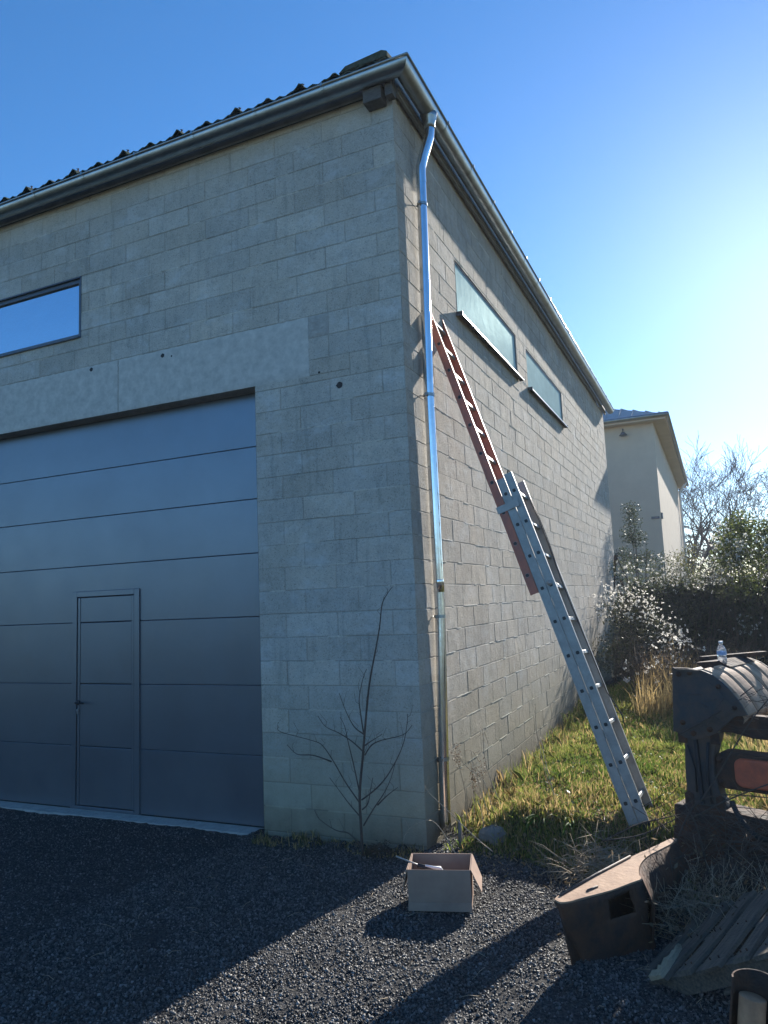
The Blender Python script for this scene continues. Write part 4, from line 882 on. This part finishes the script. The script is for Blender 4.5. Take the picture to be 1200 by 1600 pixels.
for i in range(90):
    c = Vector((q.uniform(.1, .9), q.uniform(.1, .5), q.uniform(.8, 1.05))); d = Vector((q.gauss(0, 1), q.gauss(0, .6), q.gauss(.1, .4))).normalized(); ln = q.uniform(.08, .35)
    mb.tube([c, c+d*ln*.5+Vector((q.gauss(0, .02), 0, q.gauss(0, .02))), c+d*ln], [.0022, .0016, .0008], 3)
mb.build('branches', M['bark'], bw)
db = empty('dead_weeds', (2.0, -.75, .08), label='dry dead weeds and sticks filling the gap between rusty casing and pallet', cat='weeds')
mb = MB()
for i in range(520):
    c = Vector((q.gauss(.02, .24), q.gauss(.0, .22), abs(q.gauss(0, .09)))); d = Vector((q.gauss(0, .8), q.gauss(0, .8), q.gauss(.35, .6))).normalized(); ln = q.uniform(.08, .34)
    mb.tube([c, c+d*ln*.5+Vector((q.gauss(0, .02), q.gauss(0, .02), 0)), c+d*ln], [.0024, .0018, .0008], 3)
mb.build('stems', M['bark_pale'], db)
r_ = np.random.default_rng(61); n_ = 1600; leaves(np.stack([r_.normal(.02, .27, n_), r_.normal(0, .24, n_), np.abs(r_.normal(0, .12, n_))], -1), .02+.03*r_.random(n_), cols(n_, (.10, .08, .05), (.28, .21, .13), 8), 'dry_leaves', M['leaf'], db, asp=.4, seed=62)['kind'] = 'stuff'
tp = empty('twig_heap', (1.32, -.05, .05), label='small heap of dry twigs and straw behind the rusty casing', cat='branches')
mb = MB()
for i in range(420):
    c = Vector((q.gauss(0, .13), q.gauss(0, .13), abs(q.gauss(0, .06)))); d = Vector((q.gauss(0, 1), q.gauss(0, 1), q.gauss(0.15, .35))).normalized(); ln = q.uniform(.06, .28)
    mb.tube([c, c+d*ln*.5+Vector((0, 0, q.uniform(0, .03))), c+d*ln], [.0022, .0017, .0008], 3)
mb.build('twigs', M['bark_pale'], tp)
r_ = np.random.default_rng(5); n_ = 1400; x = r_.normal(1.4, .25, n_); y = r_.normal(.05, .2, n_); P_ = np.stack([x, y, hgt(x, y)+.03*r_.random(n_)], -1)
tag(leaves(P_, .05+.06*r_.random(n_), cols(n_, (.35, .26, .14), (.45, .36, .22), 3), 'straw', M['leaf'], asp=.07, seed=51), kind='stuff')

# ---- clematis clump at the end of the warehouse wall
def bush(name, loc, centers, rad, nl, size, c1, c2, seed, label, cat, group=None, fl=0, flc=None, fsize=.05, stems=12, core=None, flat=1., asp=.55, sth=1.6):
    o = empty(name, loc, label=label, cat=cat)
    if group: o['group'] = group
    P_ = clumps(centers, (rad, rad, rad), nl, seed, flat); P_[:, 2] = np.maximum(P_[:, 2], .02)
    leaves(P_, size*(.6+.7*np.random.default_rng(seed).random(nl)), cols(nl, c1, c2, seed), 'foliage', M['leaf'], o, asp=asp, seed=seed)['kind'] = 'stuff'
    mb = MB(); q = random.Random(seed)
    for i in range(stems):
        c = Vector(centers[q.randrange(len(centers))]); b0 = Vector((c.x*.6+q.gauss(0, .1), c.y*.6+q.gauss(0, .1), 0)); mb.tube(arc([b0, b0.lerp(c, .5)+Vector((q.gauss(0, .1), q.gauss(0, .1), 0)), c+Vector((q.gauss(0, rad*.4), q.gauss(0, rad*.4), rad*.6))], 3), [.012-.0014*k for k in range(7)], 4)
    for i in range(stems*5):
        c = Vector(P_[q.randrange(nl)]); d = Vector((q.gauss(0, 1), q.gauss(0, 1), q.gauss(.3, .7))).normalized()*q.uniform(.15, .5); mb.tube([c-d*.5, c, c+d*.5+Vector((0, 0, .03))], [.005, .004, .0015], 3)
    mb.build('stems', M['bark'], o)
    if fl: 
        F_ = clumps(flc if flc is not None else centers, (rad, rad, rad), fl, seed+1, flat); F_[:, 2] = np.maximum(F_[:, 2], .05); fluffs(F_, fsize, 'seed_heads', o, seed+2)
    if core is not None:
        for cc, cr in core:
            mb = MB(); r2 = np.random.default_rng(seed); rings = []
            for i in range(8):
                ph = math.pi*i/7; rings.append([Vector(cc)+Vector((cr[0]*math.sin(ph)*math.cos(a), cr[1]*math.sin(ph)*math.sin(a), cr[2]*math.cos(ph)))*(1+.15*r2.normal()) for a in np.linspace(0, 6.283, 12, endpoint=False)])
            mb.loft(rings, True, smooth=False); mb.build('inner_shade_core', M['core'], o)  # solid dark core, the shade inside the hedge put into its colour
    return o
bush('clematis_thicket', (.55, 8.6, .25), [(-.1, .3, 1.35), (.2, .5, 1.3), (.45, .2, .9), (.1, -.2, .8), (.6, .6, .7), (-.2, 0, .6), (-.1, .6, .4)], .42, 5200, .05, (.05, .065, .03), (.09, .09, .05), 31,
     'thicket topped with white fluffy seed heads at the far end of the block wall', 'bush', fl=420, flc=[(-.15, .1, 1.55), (.0, .2, 1.5), (.5, .1, 1.25), (.75, .2, .9), (.9, .3, .7), (.3, .2, 1.5)], fsize=.032, stems=26, asp=.4)
bush('brown_bramble', (1.3, 6.9, .3), [(-.3, .3, .35), (.2, .2, .45), (.6, .5, .5), (0, -.3, .25), (1.1, .6, .5), (-.5, .9, .5)], .4, 3000, .04, (.16, .11, .07), (.24, .17, .10), 41,
     'low tangle of brown brambles with a few white seed tufts behind the grass', 'bush', fl=60, flc=[(-.35, .1, .35), (-.2, -.2, .2), (.3, .3, .9), (.1, 0, .5)], fsize=.05, stems=60, asp=.25)
# ---- long hedge
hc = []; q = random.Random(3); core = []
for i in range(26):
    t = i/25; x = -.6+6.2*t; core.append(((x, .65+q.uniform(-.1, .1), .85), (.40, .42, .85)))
    for k in range(9): hc.append((x+q.gauss(0, .2), q.gauss(.1, .4), .15+1.95*(k/8)+q.gauss(0, .1)+.12*math.sin(i*1.1)))
bush('hedge', (1.1, 11.6, .25), hc, .30, 42000, .045, (.06, .08, .035), (.13, .14, .07), 51, 'long dark overgrown hedge with white seed heads closing the yard behind the grass', 'hedge', fl=720,
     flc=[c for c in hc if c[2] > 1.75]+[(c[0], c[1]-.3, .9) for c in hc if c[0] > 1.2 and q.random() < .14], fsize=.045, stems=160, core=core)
bush('flowering_shrub', (2.75, 11.4, .3), [(0, 0, 2.9), (-.25, 0, 2.6), (.3, .1, 2.65), (-.35, .1, 2.2), (.45, 0, 2.2), (0, 0, 2.3), (.8, .1, 2.4), (.0, .1, 1.7), (1.0, 0, 2.0), (.65, .1, 2.75)], .36, 5200, .07, (.09, .13, .035), (.17, .20, .06), 61,
     'tall sunlit green shrub dotted with white tufts above the hedge', 'shrub', fl=150, flc=[(-.4, -.2, 2.6), (-.5, -.1, 2.1), (.6, -.2, 2.3), (0, -.2, 2.5), (.9, -.1, 2.5)], fsize=.06, stems=14, asp=.6)
bush('pointed_evergreen', (.35, 14.2, .25), [(0, 0, 3.75), (0, 0, 3.45), (-.1, 0, 3.1), (.12, 0, 3.0), (-.3, .1, 2.6), (.3, .0, 2.5), (0, 0, 2.4), (-.55, .1, 2.0), (.5, .0, 1.9), (0, 0, 1.8), (-.2, 0, 1.2), (.5, 0, 1.2), (-.6, 0, 1.3)], .27, 4200, .05, (.035, .05, .02), (.06, .075, .035), 71,
     'pointed dark evergreen shrub in the shade of the cream house', 'shrub', stems=12)
bush('pale_shrub', (1.55, 13.2, .25), [(0, 0, 2.2), (.15, 0, 2.5), (-.15, 0, 2.4), (.2, .1, 2.0), (-.25, 0, 1.9), (0, 0, 1.5)], .24, 1000, .05, (.16, .17, .05), (.26, .24, .08), 81,
     'airy pale yellow-green shrub in front of the sunlit cream gable', 'shrub', stems=16)
# steel brace at the wall end
bc = empty('steel_brace', (-.04, 12.95, .3), label='leaning steel angle brace at the far end of the block wall', cat='brace')
mb = MB(); mb.bar((.10, -.25, 2.5), (-.02, -.7, 1.2), .05, .05); mb.bar((.10, -.25, 2.5), (.62, -.1, 1.1), .025, .025); mb.bar((.16, -.22, 1.9), (.42, -.15, 1.3), .04, .04); mb.split('brace_bar', M['rust'], bc)
mb = MB(); mb.prism([(.05, -.05, .0), (.30, -.05, .0), (.30, -.05, 1.35), (.12, -.05, 1.65), (.05, -.05, 1.7)], (0, .06, 0)); mb.build('panel', M['wood'], bc)

# ------------------------------------------------------------------ neighbouring house
nh = empty('neighbour_house', (.73, 20, .2), label='cream rendered house with a grey zinc hip roof beyond the block wall', cat='house')
HZ = 7.35; Wn, Dn = 11, 17.5
mb = MB(); mb.box(-Wn, 0, 0, Dn, -.3, HZ); mb.build('wall', M['render'], nh)
ov = .42; zr = HZ-.02
def rf(x0, x1, y0, y1, z0, rise, run):
    a = [Vector((x0, y0, z0)), Vector((x1, y0, z0)), Vector((x1, y1, z0)), Vector((x0, y1, z0))]; c = [Vector((x0+run, y0+run, z0+rise)), Vector((x1-run, y0+run, z0+rise)), Vector((x1-run, y1-run, z0+rise)), Vector((x0+run, y1-run, z0+rise))]
    return a, c
a, c = rf(-Wn-ov, ov, -ov, Dn+ov, zr+.10, 1.9, 4.2)
mb = MB(); mb.add(a+c, [(0, 1, 5, 4), (1, 2, 6, 5), (2, 3, 7, 6), (3, 0, 4, 7), (4, 5, 6, 7)])
for i in range(28):
    x = ov-.2-i*.43; d = min(4.2, abs(ov-x)); mb.bar((x, -ov, zr+.115), (x, -ov+d, zr+.115+1.9*d/4.2), .03, .05)
for i in range(42):
    y = -ov+.2+i*.43; d = min(4.2, y+ov); mb.bar((ov, y, zr+.115), (ov-d, y, zr+.115+1.9*d/4.2), .03, .05)
mb.build('roof', M['zincroof'], nh)
mb = MB(); mb.box(-Wn-ov, ov-.01, -ov+.01, Dn+ov, zr-.06, zr+.099); mb.build('eave_board', M['render'], nh)
mb = MB(); mb.tube([(-Wn-ov, -ov-.06, zr+.07), (ov+.06, -ov-.06, zr+.07), (ov+.06, Dn+ov, zr+.07)], .075, 10); mb.build('gutter', M['zinc'], nh)
mb = MB(); mb.tube([(ov+.03, 16.2, zr), (.25, 16.2, zr-.25), (.10, 16.2, zr-.5), (.10, 16.2, 0)], .06, 10); mb.build('downpipe', M['white'], nh)
mb = MB(); mb.tube([(-.95, -.02, zr-.2), (-.95, -.2, zr-.2), (-.95, -.2, zr-.32)], .02, 6); mb.tube([(-.95, -.2, zr-.3), (-.95, -.2, zr-.42)], [.05, .14], 12); mb.build('wall_lamp', M['frame'], nh)
mb = MB(); mb.box(-.30, -.05, -.03, -.004, 4.05, 4.13); mb.box(.0, .05, .05, .25, 4.05, 4.25); mb.split('wall_bracket', M['frame'], nh)

# ------------------------------------------------------------------ bare trees
trs = [((.9, 47, 0), 12.6, 'slender bare tree rising just right of the cream house', 1, 4.2), ((2.9, 49.5, 0), 13.6, 'broad bare tree in the middle of the row above the shrub', 2, 4.8), ((5.4, 51, 0), 12.6, 'bare tree at the right edge of the photo, spreading wide', 3, 4.6), ((-.4, 54, 0), 10.5, 'small bare tree half hidden behind the cream house', 4, 3.4), ((8.2, 53, 0), 11.5, 'bare tree standing beyond the right edge of the row', 5, 4.0)]
for loc, h_, lab, sd_, l0 in trs:
    t = empty('bare_tree', loc, label=lab, cat='tree', group='leafless trees behind the hedge')
    q = random.Random(sd_*13); mb = MB(); tk = []; p_ = Vector((0, 0, -.3)); hh = h_*.30
    for k in range(6): tk.append(p_+Vector((q.gauss(0, .05), q.gauss(0, .05), hh*k/5)))
    mb.tube(tk, [.20-.016*k for k in range(6)], 8); mb.build('trunk', M['treebark'], t)
    mb = MB()
    for k in range(5):
        an = k*1.26+q.uniform(-.3, .3); st = tk[5] if k < 3 else tk[4]+Vector((0, 0, q.uniform(-.4, .2)))
        grow(mb, st, Vector((math.cos(an)*.8, math.sin(an)*.8, 1.1)), h_*.245, .10, 5, .72, q, .07, 5, .012, 4)
    mb.build('crown', M['treebark'], t)
# far wood as one mass
r_ = np.random.default_rng(99); n_ = 16000; x = r_.uniform(-6, 34, n_); y = r_.uniform(70, 84, n_); top = 6.2+1.6*np.sin(x*.42)+1.0*np.sin(x*1.13+2); z = top*r_.random(n_)**.8
tag(leaves(np.stack([x, y, z], -1), .5+.5*r_.random(n_), cols(n_, (.05, .05, .035), (.09, .075, .06), 4), 'far_wood', M['leaf'], asp=.18, up=1.2, seed=12), kind='stuff')
# ------------------------------------------------------------------ haze
HAZE = 0.0011
if HAZE:
    mb = MB(); mb.box(-90, 90, -90, 130, -1.6, 16); hm = bpy.data.materials.new('air'); hm.use_nodes = True; n = hm.node_tree.nodes; n.remove(n['Principled BSDF'])
    v = n.new('ShaderNodeVolumePrincipled'); v.inputs['Color'].default_value = (.80, .88, 1, 1); v.inputs['Density'].default_value = HAZE; v.inputs['Anisotropy'].default_value = .2
    hm.node_tree.links.new(v.outputs[0], n['Material Output'].inputs['Volume']); tag(mb.build('haze', hm), kind='stuff')
